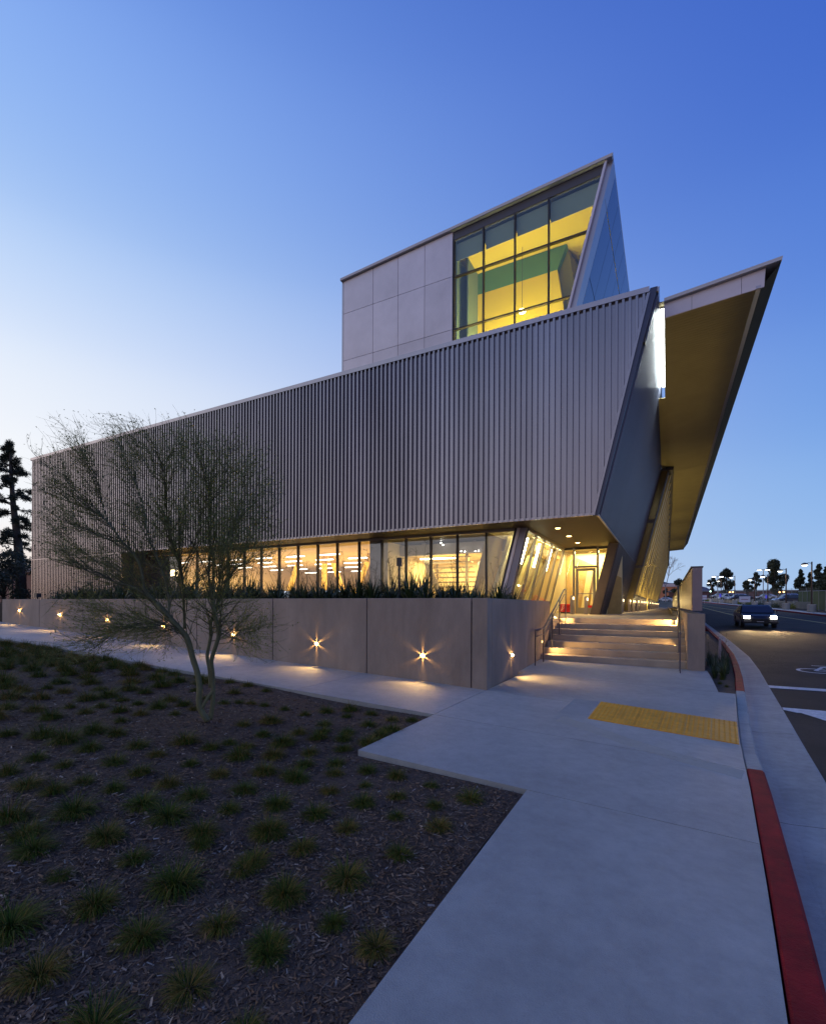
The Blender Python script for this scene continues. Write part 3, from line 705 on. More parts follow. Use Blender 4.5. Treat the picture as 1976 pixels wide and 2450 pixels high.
# storefront glazing
YG = 17.1
XM = [-26.7, -25.2, -23.7, -22.25, -21.0, -19.88, -18.71, -17.55, -16.38, -15.21, -14.04, -12.94, -11.77, -10.61, -9.45, -8.32, -7.18, -6.0]
for x in XM: MB().box(x - .03, YG - .06, 1.3, x + .03, YG + .09, SZ - .09).build('mullion', M_dark, bld)
MB().box(-26.75, YG - .05, SZ - .09, -4.6, YG + .09, SZ + .0).build('head_frame', M_frame, bld)
MB().box(-26.75, YG - .07, 1.2, -4.9, YG + .10, 1.30).build('sill_frame', M_frame, bld)
for a, b in zip(XM, XM[1:] + [None]):
    if b is None:
        zt, zb_ = SZ - .09, 1.3
        MB().hexa([(a + .03, YG, zb_), (-5.52, YG, zb_), (-5.52, YG + .02, zb_), (a + .03, YG + .02, zb_), (a + .03, YG, zt), (-4.90, YG, zt), (-4.90, YG + .02, zt), (a + .03, YG + .02, zt)]).build('window_pane', M_gl, bld)
    else: MB().box(a + .03, YG, 1.3, b - .03, YG + .02, SZ - .09).build('window_pane', M_gl, bld)
MB().box(-26.78, YF + .02, 1.2, -26.70, YG - .9, SZ - .002).build('end_wall', M_leanlow, bld)
# dark door bay at left under the tree, pier between office and lobby
MB().box(-26.76, YG - .9, 1.2, -26.4, YG + .1, SZ - .002).build('end_wall', M_leanlow, bld)
MB().box(-26.4, YG + .1, 1.2, -23.8, YG + .2, SZ - .1).build('dark_bay', M_leanlow, bld)
MB().box(-11.30, YG + .12, 1.2, -10.62, YG + .5, SZ - .02).build('pier', mat('grey pier', (.24, .22, .22), .6), bld)
# slanted corner column at the end of the glazing
def lean3(z, x0=-4.45, k=.2443): return x0 + (z - SZ) * k
def col(xa, xb, y0, y1, m, name, zl=1.2, zh=SZ - .003):
    f = lambda x, z: x + (z - SZ) * .2443
    return MB().hexa([(f(xa, zl), y0, zl), (f(xb, zl), y0, zl), (f(xb, zl), y1, zl), (f(xa, zl), y1, zl), (f(xa, zh), y0, zh), (f(xb, zh), y0, zh), (f(xb, zh), y1, zh), (f(xa, zh), y1, zh)]).build(name, m, bld)
col(-4.90, -4.80, YG - .07, YG + .12, M_dark, 'column_edge')
col(-4.80, -4.70, YG - .10, YG + .12, M_panel, 'column_cover')
col(-4.70, -4.46, YG - .06, YG + .12, mat('blue grey column', (.22, .21, .26), .4, .6), 'column_cover')
# leaning glazed wall of the entrance recess
f3 = lambda z, o=0: -4.45 + o + (z - SZ) * .2443
ysm = [17.22, 18.6, 20.0, 21.4, 22.8, 24.15]
for y in ysm:
    MB().hexa([(f3(PZ, -.08), y - .03, PZ), (f3(PZ, .02), y - .03, PZ), (f3(PZ, .02), y + .03, PZ), (f3(PZ, -.08), y + .03, PZ), (f3(SZ - .1, -.08), y - .03, SZ - .1), (f3(SZ - .1, .02), y - .03, SZ - .1), (f3(SZ - .1, .02), y + .03, SZ - .1), (f3(SZ - .1, -.08), y + .03, SZ - .1)]).build('mullion', M_frame, bld)
for za, zb_ in ((SZ - .1, SZ - .0), (1.20, 1.32)):
    MB().hexa([(f3(za, -.09), 17.2, za), (f3(za, .03), 17.2, za), (f3(za, .03), 24.1, za), (f3(za, -.09), 24.1, za), (f3(zb_, -.09), 17.2, zb_), (f3(zb_, .03), 17.2, zb_), (f3(zb_, .03), 24.1, zb_), (f3(zb_, -.09), 24.1, zb_)]).build('transom', M_frame, bld)
for a, b in zip(ysm, ysm[1:]):
    MB().poly([(f3(1.3), a + .03, 1.3), (f3(1.3), b - .03, 1.3), (f3(SZ - .1), b - .03, SZ - .1), (f3(SZ - .1), a + .03, SZ - .1)]).build('window_pane', M_gl, bld)
# entrance wall with glass door
YD = 24.2
DX0, DX1 = -3.93, -3.02
for x in (-4.02, -2.93): MB().box(x - .045, YD - .07, PZ, x + .045, YD + .08, SZ - .01).build('door_mullion', M_frame, bld)
MB().box(-5.4, YD - .06, SZ - .10, -2.35, YD + .08, SZ - .012).build('head_frame', M_dark, bld)
MB().box(-3.975, YD - .05, 3.46, -2.975, YD + .07, 3.56).build('door_transom', M_frame, bld)
door = MB()
door.box(DX0, YD - .04, PZ + .01, DX0 + .12, YD + .02, 3.44).box(DX1 - .12, YD - .04, PZ + .01, DX1, YD + .02, 3.44).box(DX0 + .12, YD - .04, 3.31, DX1 - .12, YD + .02, 3.44).box(DX0 + .12, YD - .04, PZ + .01, DX1 - .12, YD + .02, PZ + .30)
dd = door.build('entrance_door', mat('door aluminium', (.26, .23, .20), .45, .6), bld)
MB().box(DX0 + .12, YD - .015, PZ + .30, DX1 - .12, YD - .005, 3.31).build('door_pane', M_gl, dd)
MB().box(DX0 + .10, YD - .09, 2.19, DX1 - .10, YD - .06, 2.225).build('push_bar', M_frame, dd)
MB().poly([(f3(PZ) + .03, YD, PZ), (-4.07, YD, PZ), (-4.07, YD, SZ - .1), (f3(SZ - .1) + .03, YD, SZ - .1)]).build('window_pane', M_gl, bld)
MB().box(-3.97, YD, 3.56, -2.98, YD + .01, SZ - .1).build('window_pane', M_gl, bld)
MB().poly([(-2.88, YD, PZ), (-3.05, YD, PZ), (-2.35, YD, SZ - .1), (-2.88, YD, SZ - .1)][::-1]).build('window_pane', M_gl, bld)
# slanted jamb in front of the door wall
def jam(z, a): return a + (z - SZ) * .2443
MB().hexa([(jam(PZ, -2.32), 22.9, PZ), (LX(PZ) + .0, 22.9, PZ), (LX(PZ), 24.3, PZ), (jam(PZ, -2.32), 24.3, PZ), (jam(SZ - .01, -2.32), 22.9, SZ - .01), (LX(SZ - .01), 22.9, SZ - .01), (LX(SZ - .01), 24.3, SZ - .01), (jam(SZ - .01, -2.32), 24.3, SZ - .01)]).build('slanted_jamb', mat('brown jamb metal', (.15, .115, .10), .5, .5, .1, 2), bld)

# return wall with panels at the end of the leaning wall, and the finned wall beyond
P0, P1, P2 = Vector((-.095, ye, 10.73)), Vector((.10, ye, 10.45)), Vector((-.713, ye, 7.11))
fx2 = lambda z: -.713 + (z - 7.11) * .2443
MB().poly([(LX(PZ), ye + .01, PZ), (fx2(PZ), ye + .01, PZ), (fx2(10.45), ye + .01, 10.45), (LX(10.45), ye + .01, 10.45)]).build('return_wall', M_leanlow, bld)
M_rp = mat('bronze glazed panel', (.16, .12, .05), .25, .6)
for za, zb_ in ((PZ + .1, 4.1), (4.3, 7.0), (7.25, 10.3)):
    MB().hexa([(LX(za) + .12, ye - .03, za), (fx2(za) - .08, ye - .03, za), (fx2(za) - .08, ye, za), (LX(za) + .12, ye, za), (LX(zb_) + .12, ye - .03, zb_), (fx2(zb_) - .08, ye - .03, zb_), (fx2(zb_) - .08, ye, zb_), (LX(zb_) + .12, ye, zb_)]).build('return_panel', M_rp, bld)
M_fin = mat('gold lit metal fin', (.62, .47, .16), .42, .4, .08, 2)  # bright gold puts the warm light on the fins into their colour
MB().poly([(fx2(PZ), ye, PZ), (fx2(PZ), 118, PZ), (fx2(10.45), 118, 10.45), (fx2(10.45), ye, 10.45)]).build('fin_wall', mat('shade toned fin backing', (.06, .045, .022), .6, .3), bld)  # dark tone puts the shade between the fins into the backing
y = ye + .1; i = 0
while y < 117:
    brk = 4.2 + 2.2 * math.sin(i * .10)
    for za, zb_, of in ((PZ + 1.15, brk, 0.0), (brk + .12, 10.3, 1.1)):
        MB().hexa([(fx2(za), y + of, za), (fx2(za) + .12, y + of, za), (fx2(za) + .12, y + of + .5, za), (fx2(za), y + of + .5, za), (fx2(zb_), y + of, zb_), (fx2(zb_) + .12, y + of, zb_), (fx2(zb_) + .12, y + of + .5, zb_), (fx2(zb_), y + of + .5, zb_)]).build('fin', M_fin, bld)
    y += 2.4 + i * .12; i += 1
MB().hexa([(fx2(10.3) - .2, ye - .05, 10.3), (fx2(10.3) + .24, ye - .05, 10.3), (fx2(10.3) + .24, 118, 10.3), (fx2(10.3) - .2, 118, 10.3), (fx2(10.3) - .2, ye - .05, 10.5), (fx2(10.3) + .26, ye - .05, 10.5), (fx2(10.3) + .26, 118, 10.5), (fx2(10.3) - .2, 118, 10.5)]).build('fin_coping', M_dark, bld)
# far volume that backs everything up
MB().box(-30, 34.7, 1.0, -2.75, 118, 10.2).build('rear_block', M_leanlow, bld)
MB().box(-5, 36, 10.2, -.5, 88, 11.5).build('rear_roof_block', M_leanlow, bld)

# canopy roof over the right side
YC = 16.6
can = thing('roof_canopy', (1.3, YC, 10.6), 'sharp wedge shaped roof canopy with olive soffit jutting out over the walkway', 'canopy')
def cz(x): return 10.53 + (x + .10) * .0766            # soffit height
def tz(x): return 11.08 + (x + .13) * .107             # top height
NJ = [-.115, .62, 1.86, 2.40]
for a, b in zip(NJ, NJ[1:]):
    MB().hexa([(a + .005, YC, cz(a)), (b - .005, YC, cz(b)), (b - .005, YC + .04, cz(b)), (a + .005, YC + .04, cz(a)), (a + .005, YC, tz(a) - .11), (b - .005 + (.03 if b > 2 else 0), YC, tz(b) - .11), (b - .005 + (.03 if b > 2 else 0), YC + .04, tz(b) - .11), (a + .005, YC + .04, tz(a) - .11)]).build('fascia_panel', M_fascia, can)
yend = 88.4
MB().hexa([(-.12, YC - .12, tz(-.12) - .10), (2.78, YC - .12, tz(2.78) - .10), (2.78, 85, tz(2.78) - .10), (-.12, 85, tz(-.12) - .10), (-.12, YC - .12, tz(-.12)), (2.80, YC - .12, tz(2.8)), (2.80, 85, tz(2.8)), (-.12, 85, tz(-.12))]).build('roof_edge', M_pale, can)
MB().faces([(2.30, YC + .1, cz(2.3) + .02), (2.77, YC - .02, tz(2.77) - .11), (2.77, 85, tz(2.77) - .11), (2.30, 87, cz(2.3) + .02)], [(0, 1, 2, 3)]).build('sloping_edge', mat('dark canopy edge', (.10, .085, .05), .9, spec=.05), can)
MB().box(2.20, YC - .01, cz(2.3) - .0, 2.32, yend, cz(2.3) + .08).build('edge_trim', M_trim, can)
x = -.35; n_b = 0
ysec = [YC + .045, 36.0, yend]
for ya, yb in zip(ysec, ysec[1:]):
    mb = MB(); y = ya; 
    while y < yb - .01:
        st = .16 if ya < 30 else .5
        y2_ = min(y + st, yb)
        mb.hexa([(-.10, y, cz(-.10)), (2.2, y, cz(2.2)), (2.2, y2_ - .012, cz(2.2)), (-.10, y2_ - .012, cz(-.10)), (-.10, y, cz(-.10) + .03), (2.2, y, cz(2.2) + .03), (2.2, y2_ - .012, cz(2.2) + .03), (-.10, y2_ - .012, cz(-.10) + .03)])
        y = y2_
    o = mb.build('soffit_boards', M_olive, can); o['kind'] = 'stuff'
MB().hexa([(-.095, YC + .1, cz(-.095) + .035), (2.3, YC + .1, cz(2.3) + .035), (2.3, yend - .1, cz(2.3) + .035), (-.095, yend - .1, cz(-.095) + .035), (-.095, YC + .1, tz(-.095) - .12), (2.3, YC + .1, tz(2.3) - .12), (2.3, yend - .1, tz(2.3) - .12), (-.095, yend - .1, tz(-.095) - .12)]).build('roof_core', M_dark, can)
MB().box(-.36, 22.95, 10.50, -.09, 88, 10.53).build('slot_closure', M_olive, can)
MB().box(-.34, 16.62, 11.04, -.09, 23, 11.07).build('slot_closure', M_olive, can)
# bright strip light in the slot between wall and canopy
sl = thing('strip_light', (-.2, 19.9, 11.0), 'glaring white strip light in the slot between leaning wall and canopy', 'strip light')
MB().box(-.22, 16.9, 10.95, -.13, 22.9, 11.0).build('diffuser', M_cool, sl)
MB().box(-.23, 16.88, 11.0, -.12, 22.92, 11.03).build('housing', M_dark, sl)
lamp('strip_lamp', 'AREA', (-.12, 19.9, 10.90), 110, (.90, 1.0, .97), sl, size=.08, size_y=5.9, aim=None)

# ------------------------------------------------------------------ upper storey
YT = 17.0
tw = thing('upper_storey', (-7, YT, 9.6), 'glazed metal panelled upper storey glowing yellow inside, with a pointed leaning corner', 'upper storey')
TT = lambda x: 15.90 + (x + 12.57) * .0575
TX = lambda z: -1.76 + (z - 16.52) * .2586
XP = [-12.55, -11.02, -9.80, -8.58, -7.37]; ZP = [9.4, 12.30, 14.355, None]
for a, b in zip(XP, XP[1:]):
    for z0, z1 in zip(ZP, ZP[1:]):
        g = .008
        za, zb_ = (z1, z1) if z1 else (TT(a) - .12, TT(b) - .12)
        MB().hexa([(a + g, YT - .05, z0 + g), (b - g, YT - .05, z0 + g), (b - g, YT, z0 + g), (a + g, YT, z0 + g), (a + g, YT - .05, za - g), (b - g, YT - .05, zb_ - g), (b - g, YT, zb_ - g), (a + g, YT, za - g)]).build('wall_panel', M_panel, tw)
MB().faces([(-12.54, YT, 9.4), (-7.38, YT, 9.4), (-7.38, YT, TT(-7.38) - .12), (-12.54, YT, TT(-12.54) - .12)], [(0, 1, 2, 3)]).build('panel_backing', M_joint, tw)
MB().box(-12.64, YT - .04, 9.4, -12.56, YT + .3, 15.80).build('corner_trim', M_trim, tw)
# roof slab
MB().hexa([(-12.66, YT - .16, TT(-12.66) - .10), (-1.66, YT - .16, TT(-1.66) - .10), (-1.66, 25.52, TT(-1.66) - .10), (-12.66, 25.52, TT(-12.66) - .10), (-12.66, YT - .16, TT(-12.66)), (-1.63, YT - .16, TT(-1.63)), (-1.63, 25.52, TT(-1.63)), (-12.66, 25.52, TT(-12.66))]).build('roof', M_pale, tw)
# glazing frame
XG = [-7.34, -6.14, -4.94, -3.73]
for i, x in enumerate(XG):
    MB().box(x - (.022 if i else .0), YT - .04, 9.6, x + .024, YT + .12, TT(x) - .42).build('mullion', M_dark, tw)
for z in (12.30, 14.34):
    MB().hexa([(-7.34, YT - .03, z - .026), (TX(z) - .1, YT - .03, z - .026), (TX(z) - .1, YT + .08, z - .026), (-7.34, YT + .08, z - .026), (-7.34, YT - .03, z + .026), (TX(z) - .09, YT - .03, z + .026), (TX(z) - .09, YT + .08, z + .026), (-7.34, YT + .08, z + .026)]).build('transom', M_dark, tw)
MB().hexa([(-7.36, YT + .0, TT(-7.36) - .42), (TX(16.1) - .05, YT + .0, TT(-2) - .42), (TX(16.1) - .05, YT + .15, TT(-2) - .42), (-7.36, YT + .15, TT(-7.36) - .42), (-7.36, YT + .0, TT(-7.36) - .11), (TX(16.3) - .05, YT + .0, TT(-1.9) - .11), (TX(16.3) - .05, YT + .15, TT(-1.9) - .11), (-7.36, YT + .15, TT(-7.36) - .11)]).build('head_panel', mat('shadowed head panel', (.08, .08, .10), .5, .3), tw)  # shade under the roof edge is put into this dark colour
ed = XG + [None]
for a, b in zip(ed, ed[1:]):
    for z0, z1 in ((9.6, 12.26), (12.34, 14.30), (14.38, None)):
        xb0 = b - .03 if b else TX(z0) - .12; zt = z1 or TT(a) - .44; xb1 = b - .03 if b else TX(zt) - .12; ztb = z1 or TT(xb1) - .44
        MB().poly([(a + .03, YT + .03, z0), (xb0, YT + .03, z0), (xb1, YT + .03, ztb), (a + .03, YT + .03, zt)]).build('window_pane', M_glt, tw)
# leaning corner fins
def tfin(o0, o1, y0, y1, m, name, zl=9.6, zh=16.45):
    f = lambda o_, z: TX(z) + o_
    MB().hexa([(f(o0, zl), y0, zl), (f(o1, zl), y0, zl), (f(o1, zl), y1, zl), (f(o0, zl), y1, zl), (f(o0, zh), y0, zh), (f(o1, zh), y0, zh), (f(o1, zh), y1, zh), (f(o0, zh), y1, zh)]).build(name, m, tw)
tfin(-.10, -.02, YT - .10, YT + .10, M_panel, 'corner_fin')
tfin(-.02, .155, YT + .02, YT + .70, M_trim, 'side_trim')
# reflective glass side
f = lambda z: TX(z) + .15
segs = [17.72 + i * 1.28 for i in range(7)]
for a, b in zip(segs, segs[1:]):
    for z0, z1 in ((9.7, 13.2), (13.23, 16.42)):
        sh = (z0 - 9.7) * .0
        MB().poly([(f(z0), a + .012, z0), (f(z0), b - .012, z0), (f(z1), b - .012, z1), (f(z1), a + .012, z1)]).build('side_glass', M_glb, tw)
MB().poly([(f(9.6) - .03, YT + .6, 9.6), (f(9.6) - .03, 25.4, 9.6), (f(16.42) - .03, 25.4, 16.42), (f(16.42) - .03, YT + .6, 16.42)]).build('side_backing', M_joint, tw)
MB().hexa([(f(9.6) - .08, 25.40, 9.6), (f(9.6) + .03, 25.40, 9.6), (f(9.6) + .03, 25.5, 9.6), (f(9.6) - .08, 25.5, 9.6), (f(16.45) - .08, 25.4, 16.45), (f(16.45) + .03, 25.4, 16.45), (f(16.45) + .03, 25.5, 16.45), (f(16.45) - .08, 25.5, 16.45)]).build('rear_trim', M_dark, tw)
MB().box(-12.6, 25.3, 9.4, -3.6, 25.4, 15.8).build('rear_wall', M_panel, tw)
MB().box(-12.6, YT, 9.4, -12.5, 25.4, 15.8).build('end_wall', M_panel, tw)
# interior of the upper storey
M_yel = mat('yellow painted wall', (.85, .56, .012), .7, 0, .03, 1); M_grn = mat('green painted band', (.07, .19, .075), .7); M_ceil = mat('grey ceiling', (.35, .38, .40), .8); M_oliv = mat('mustard bulkhead', (.60, .42, .015), .8)
MB().box(-7.38, YT + .2, 9.4, -7.3, 25.2, 15.9).build('inner_side_wall', mat('grey green inner wall', (.16, .22, .16), .7), tw)
for a, b in zip(ed, ed[1:]):
    b_ = b or -2.12; zs_ = lambda x: 15.04 + (x + 7.3) * .045
    MB().hexa([(a + .04, YT + .16, zs_(a)), (b_ - .04, YT + .16, zs_(b_)), (b_ - .04, YT + .17, zs_(b_)), (a + .04, YT + .17, zs_(a)), (a + .04, YT + .16, TT(a) - .5), (b_ - .04 + .2 * (b is None), YT + .16, TT(b_) - .5), (b_ - .04 + .2 * (b is None), YT + .17, TT(b_) - .5), (a + .04, YT + .17, TT(a) - .5)]).build('roller_shade', mat('grey roller shade', (.24, .27, .27), .8), tw)
MB().faces([(-7.3, YT + .2, 15.33), (-1.9, YT + .2, 15.36), (-1.9, 25.2, 15.36), (-7.3, 25.2, 15.33)], [(0, 1, 2, 3)]).build('ceiling', M_oliv, tw)
YW = 18.6
MB().prism([(-6.95, YW, 9.4), (-2.95, YW, 9.4), (-3.75, YW, 14.46), (-6.95, YW, 14.46)], (0, .3, 0)).build('core_wall', M_yel, tw)
MB().prism([(-6.95, YW, 14.465), (-3.75, YW, 14.465), (-3.40, YW, 15.32), (-6.95, YW, 15.32)], (0, .3, 0)).build('green_band', M_grn, tw)
MB().poly([(-2.95, YW + .31, 9.4), (-2.55, 20.4, 9.4), (-3.05, 20.4, 15.32), (-3.40, YW + .31, 15.32), (-3.75, YW + .31, 14.46)]).build('core_side', mat('olive core side', (.30, .27, .06), .8), tw)
MB().box(-7.0, YT + .5, 9.4, -6.95, 21.8, 15.3).build('core_return', mat('grey green inner wall', (.16, .22, .16), .7), tw)
MB().box(-7.3, 21.9, 9.4, -2.2, 22.0, 15.3).build('back_wall', M_yel, tw)
MB().box(-7.3, YT + .1, 9.55, -3.2, 25.2, 9.62).build('floor', mat('inner floor', (.3, .28, .2), .6), tw)
lamp('upper_room_lamp', 'AREA', (-5.0, 17.5, 9.9), 540, (1, .86, .42), tw, size=4.0, size_y=.3, aim=(-5.0, 18.75, 12.5))
lamp('upper_room_lamp', 'AREA', (-3.0, 18.6, 10.0), 60, (1, .80, .33), tw, size=.6, aim=(-2.9, 21.0, 14.0))
lamp('upper_room_lamp', 'POINT', (-6.7, 17.6, 10.2), 30, (1, .85, .5), tw, size=.1)
q = aty(1249, 744, 18.0)
pl = thing('pendant_lamp', q, 'bright oval pendant lamp shining behind the upper yellow windows', 'pendant lamp')
MB().lathe(q, [(0.0, -.05), (.13, -.04), (.15, 0), (.12, .04), (0, .05)], 16).build('globe', emis('pendant glow', (1, .9, .55), 14), pl, smooth=True)
MB().tube([q + Vector((0, 0, .04)), (q.x, q.y, 15.7)], .008, 5).build('cord', M_dark, pl)

# ------------------------------------------------------------------ ground floor interior
M_cream = mat('cream wall', (.72, .60, .36), .8); M_orng = mat('cream ceiling', (.72, .56, .27), .8); M_flr = mat('interior floor', (.30, .22, .13), .35); M_gry = mat('interior grey beam', (.34, .32, .34), .6); M_str = mat('stair steel', (.55, .45, .26), .5)
inn = bld
MB().box(-26.4, YG + .2, PZ - .02, -4.5, 33, PZ).build('floor', M_flr, inn)
MB().box(-26.4, YG + .15, SZ - .06, -11.3, 33, SZ - .02).build('ceiling', M_orng, inn)
MB().box(-26.4, 32.8, PZ, -11, 33, SZ).build('inner_wall', M_cream, inn)
MB().box(-26.5, YG + .2, PZ, -26.4, 33, SZ).build('inner_wall', M_cream, inn)
MB().box(-11.25, YG + .5, PZ, -11.15, 33, 9.3).build('inner_wall', M_cream, inn)
MB().box(-11.1, 25.4, PZ, -1.95, 25.5, 6.5).build('inner_wall', M_cream, inn)
MB().box(-11.1, YG + .3, 6.5, -2.0, 25.5, 6.55).build('ceiling', mat('white ceiling', (.7, .66, .55), .8), inn)
MB().box(-11.1, YG + .3, SZ + .06, -2.2, YG + .35, 6.5).build('inner_wall', M_cream, inn)
# linear ceiling lights in the office
src = None; k_ = 0
for yy in (18.2, 20.2, 22.4, 25.0, 28.2):
    for xx in [-25 + 2.15 * i for i in range(7)]:
        xx += (yy - 18) * .12
        if xx > -12.1: continue
        if src is None:
            src = thing('linear_ceiling_light', (xx, yy, SZ - .42), 'slim white linear ceiling light hanging in the office behind the planter', 'ceiling light', 'linear lights in rows across the office ceiling')
            MB().box(xx - .55, yy - .07, SZ - .45, xx + .55, yy + .07, SZ - .41).build('tube', M_white, src)
            MB().box(xx - .56, yy - .08, SZ - .41, xx + .56, yy + .08, SZ - .39).build('housing', M_frame, src)
        else: copy_tree(src, (xx, yy, SZ - .42))
lamp('office_lamp', 'AREA', (-18.5, 22.5, SZ - .5), 1050, (1, .72, .32), None, size=13, size_y=7)
lamp('office_lamp', 'AREA', (-18.5, 22.5, 1.6), 450, (1, .68, .26), None, size=13, size_y=7, aim=(-18.5, 22.5, 5))
for xx in (-20.3, -15.4):
    for s_ in (-1, 1):
        if s_ < 0 and xx < -19: continue
        MB().bar((xx, 21.5, PZ), (xx + 1.3 * s_, 21.5, SZ - .1), .22, .2).build('brace', mat('yellow brace', (.75, .50, .08), .5), inn)
MB().box(-17.3, 21.4, PZ, -17.05, 21.6, SZ - .1).build('inner_column', MATS['yellow brace'], inn)
M_scr = emis('screen glow', (.6, .75, 1), 2.2)
for i, xx in enumerate((-23.5, -21.4, -18.9, -17.9, -15.2, -14.3, -12.6)):
    t = thing('computer_monitor', (xx, 19.2, PZ + .5), 'small pale glowing computer screen low behind the planter leaves', 'monitor', 'screens on desks in the office')
    MB().box(xx - .25, 19.2, PZ + .75, xx + .25, 19.22, PZ + 1.1).build('screen', M_scr, t)
    MB().box(xx - .03, 19.22, PZ + .0, xx + .03, 19.26, PZ + .8).build('stand', M_dark, t)
# lobby: balcony beam, truss, stairs
q0 = aty(921, 1315, 19.5)
MB().box(-11.1, 19.5, 3.92, -4.9, 19.8, 4.40).build('balcony_beam', M_gry, inn)
MB().box(-11.1, 19.8, 4.0, -4.9, 25.4, 4.2).build('balcony_floor', M_cream, inn)
for xa, xb in ((-10.4, -9.9), (-9.9, -9.3), (-8.0, -7.4), (-6.4, -5.7)):
    MB().bar((xa, 19.6, 5.2 if (xa * 10) % 2 < 1 else 4.4), (xb, 19.6, 4.4 if (xa * 10) % 2 < 1 else 5.2), .10, .1).build('truss_bar', M_gry, inn)
st = thing('lobby_stair', (-9.2, 23, PZ), 'cream open stair rising inside the lobby behind the glass', 'staircase')
for i in range(12):
    z = PZ + .22 * (i + 1); MB().box(-10.1 + i * .0, 22.6 - i * .22, z - .05, -7.9, 22.95 - i * .22, z).build('tread', M_str, st) if z < 3.9 else None
MB().bar((-10.2, 20.4, 3.8), (-9.2, 20.2, PZ + .5), .08, .28).build('stringer', mat('stair stringer', (.42, .34, .20), .5), st)
st2 = thing('side_stair', (-6.4, 22, PZ), 'steep stair with slanted handrails inside the lobby near the exit sign', 'staircase')
for o_ in (0, .35): MB().bar((-7.9 + o_, 21.5, 3.7), (-6.4 + o_, 21.3, PZ), .09, .26).build('stringer', M_gry, st2)
MB().bar((-7.25, 21.0, 4.0), (-6.1, 20.9, 2.1), .05, .05).build('banister', M_gry, st2)
for i in range(9): MB().box(-7.75 + i * .17, 21.4, 3.5 - i * .25, -7.4 + i * .17, 22.2, 3.54 - i * .25).build('tread', M_str, st2)
for x in (-10.2, -8.15, -7.0): MB().box(x - .07, 20.5, PZ, x + .07, 20.64, 4.0).build('inner_column', M_cream, inn)
tb = thing('tube_light', (-9.0, 20.2, 3.75), 'long glowing tube light above the lobby stair', 'tube light')
a_, b_ = aty(1006, 1338, 20.2), aty(1089, 1335, 20.2)
MB().tube([a_, b_], .035, 8).build('tube', emis('lobby tube', (1, .93, .6), 12), tb)
es = aty(1155, 1366.5, 22)
ex_ = thing('exit_sign', es, 'small glowing orange exit sign on the cream lobby wall', 'exit sign')
MB().box(es.x - .17, 22, es.z - .11, es.x + .17, 22.04, es.z + .11).build('sign_box', emis('exit orange', (1, .18, .03), 1.6), ex_)
cu = bpy.data.curves.new('exit_text', 'FONT'); cu.body = 'EXIT'; cu.size = .17; cu.align_x = 'CENTER'; cu.align_y = 'CENTER'; cu.extrude = .002
tx = bpy.data.objects.new('lettering', cu); COL.objects.link(tx); tx.parent = ex_; tx.location = (0, -.006, 0); tx.rotation_euler = (math.pi / 2, 0, 0); cu.materials.append(emis('exit letters', (1, .75, .4), 3))
bpy.context.view_layer.update(); me_ = bpy.data.meshes.new_from_object(tx); tn = bpy.data.objects.new('lettering', me_); COL.objects.link(tn); tn.parent = ex_; tn.location = tx.location; tn.rotation_euler = tx.rotation_euler; bpy.data.objects.remove(tx); tn.name = 'lettering'
lamp('lobby_lamp', 'AREA', (-8.0, 21.8, 3.85), 400, YEL, None, size=5.5, size_y=2.5)
lamp('lobby_lamp', 'AREA', (-8.0, 18.6, 1.6), 90, YEL, None, size=5, size_y=1.5, aim=(-8, 21, 5))
lamp('lobby_lamp', 'AREA', (-7.2, 18.6, 6.2), 160, (1, .86, .6), None, size=5, size_y=1.5)
for i, (px, py) in enumerate(((1055, 1299), (1060, 1304), (1103, 1319), (1112, 1320), (1137, 1319), (1145, 1318))):
    q = aty(px, py, 19.3); t = thing('spot_lamp', q, 'tiny bright track spot shining in front of the lobby balcony', 'spot lamp', 'track spots along the lobby balcony')
    MB().lathe(q, [(0, -.02), (.03, 0), (0, .03)], 8).build('bulb', emis('spot glow', (1, .98, .9), 25), t)
# entrance hall behind the leaning glass: dark leaning frames and pale curtains
M_cur = mat('pale folded drape', (.82, .74, .38), .8); M_dia = mat('dark bronze brace', (.16, .13, .09), .5, .4)
MB().box(-11.05, 23.6, PZ, -6.2, 23.7, 4.0).build('inner_wall', M_cream, inn)
for i in range(8):
    y = 17.9 + i * .8
    MB().hexa([(f3(PZ, -1.0), y, PZ), (f3(PZ, -1.0), y + .3, PZ), (f3(PZ, -1.15), y + .3, PZ), (f3(PZ, -1.15), y, PZ), (f3(4.3, -.8), y + .1, 4.3), (f3(4.3, -.8), y + .4, 4.3), (f3(4.3, -.95), y + .4, 4.3), (f3(4.3, -.95), y + .1, 4.3)]).build('drape', M_cur, inn)
for a, b in (((18.0, PZ), (19.6, 4.3)), ((20.2, PZ), (21.9, 4.3)), ((22.3, PZ), (23.6, 4.3))):
    MB().bar((f3(a[1], -.6), a[0], a[1]), (f3(b[1], -.5), b[0], b[1]), .06, .26, up=(1, 0, 0)).build('brace', M_dia, inn)
MB().poly([(f3(PZ, -1.6), 17.3, PZ), (f3(PZ, -1.6), 24.1, PZ), (f3(SZ, -1.6), 24.1, SZ), (f3(SZ, -1.6), 17.3, SZ)]).build('inner_leaning_wall', mat('tan inner wall', (.26, .20, .09), .8), inn)
MB().poly([(-6.1, 17.25, SZ - .04), (-4.52, 17.25, SZ - .04), (-4.52, 24.24, SZ - .04), (-1.98, 24.24, SZ - .04), (-1.98, 25.4, SZ - .04), (-6.1, 25.4, SZ - .04)]).build('hall_ceiling', mat('pale hall ceiling', (.75, .66, .40), .8), inn)
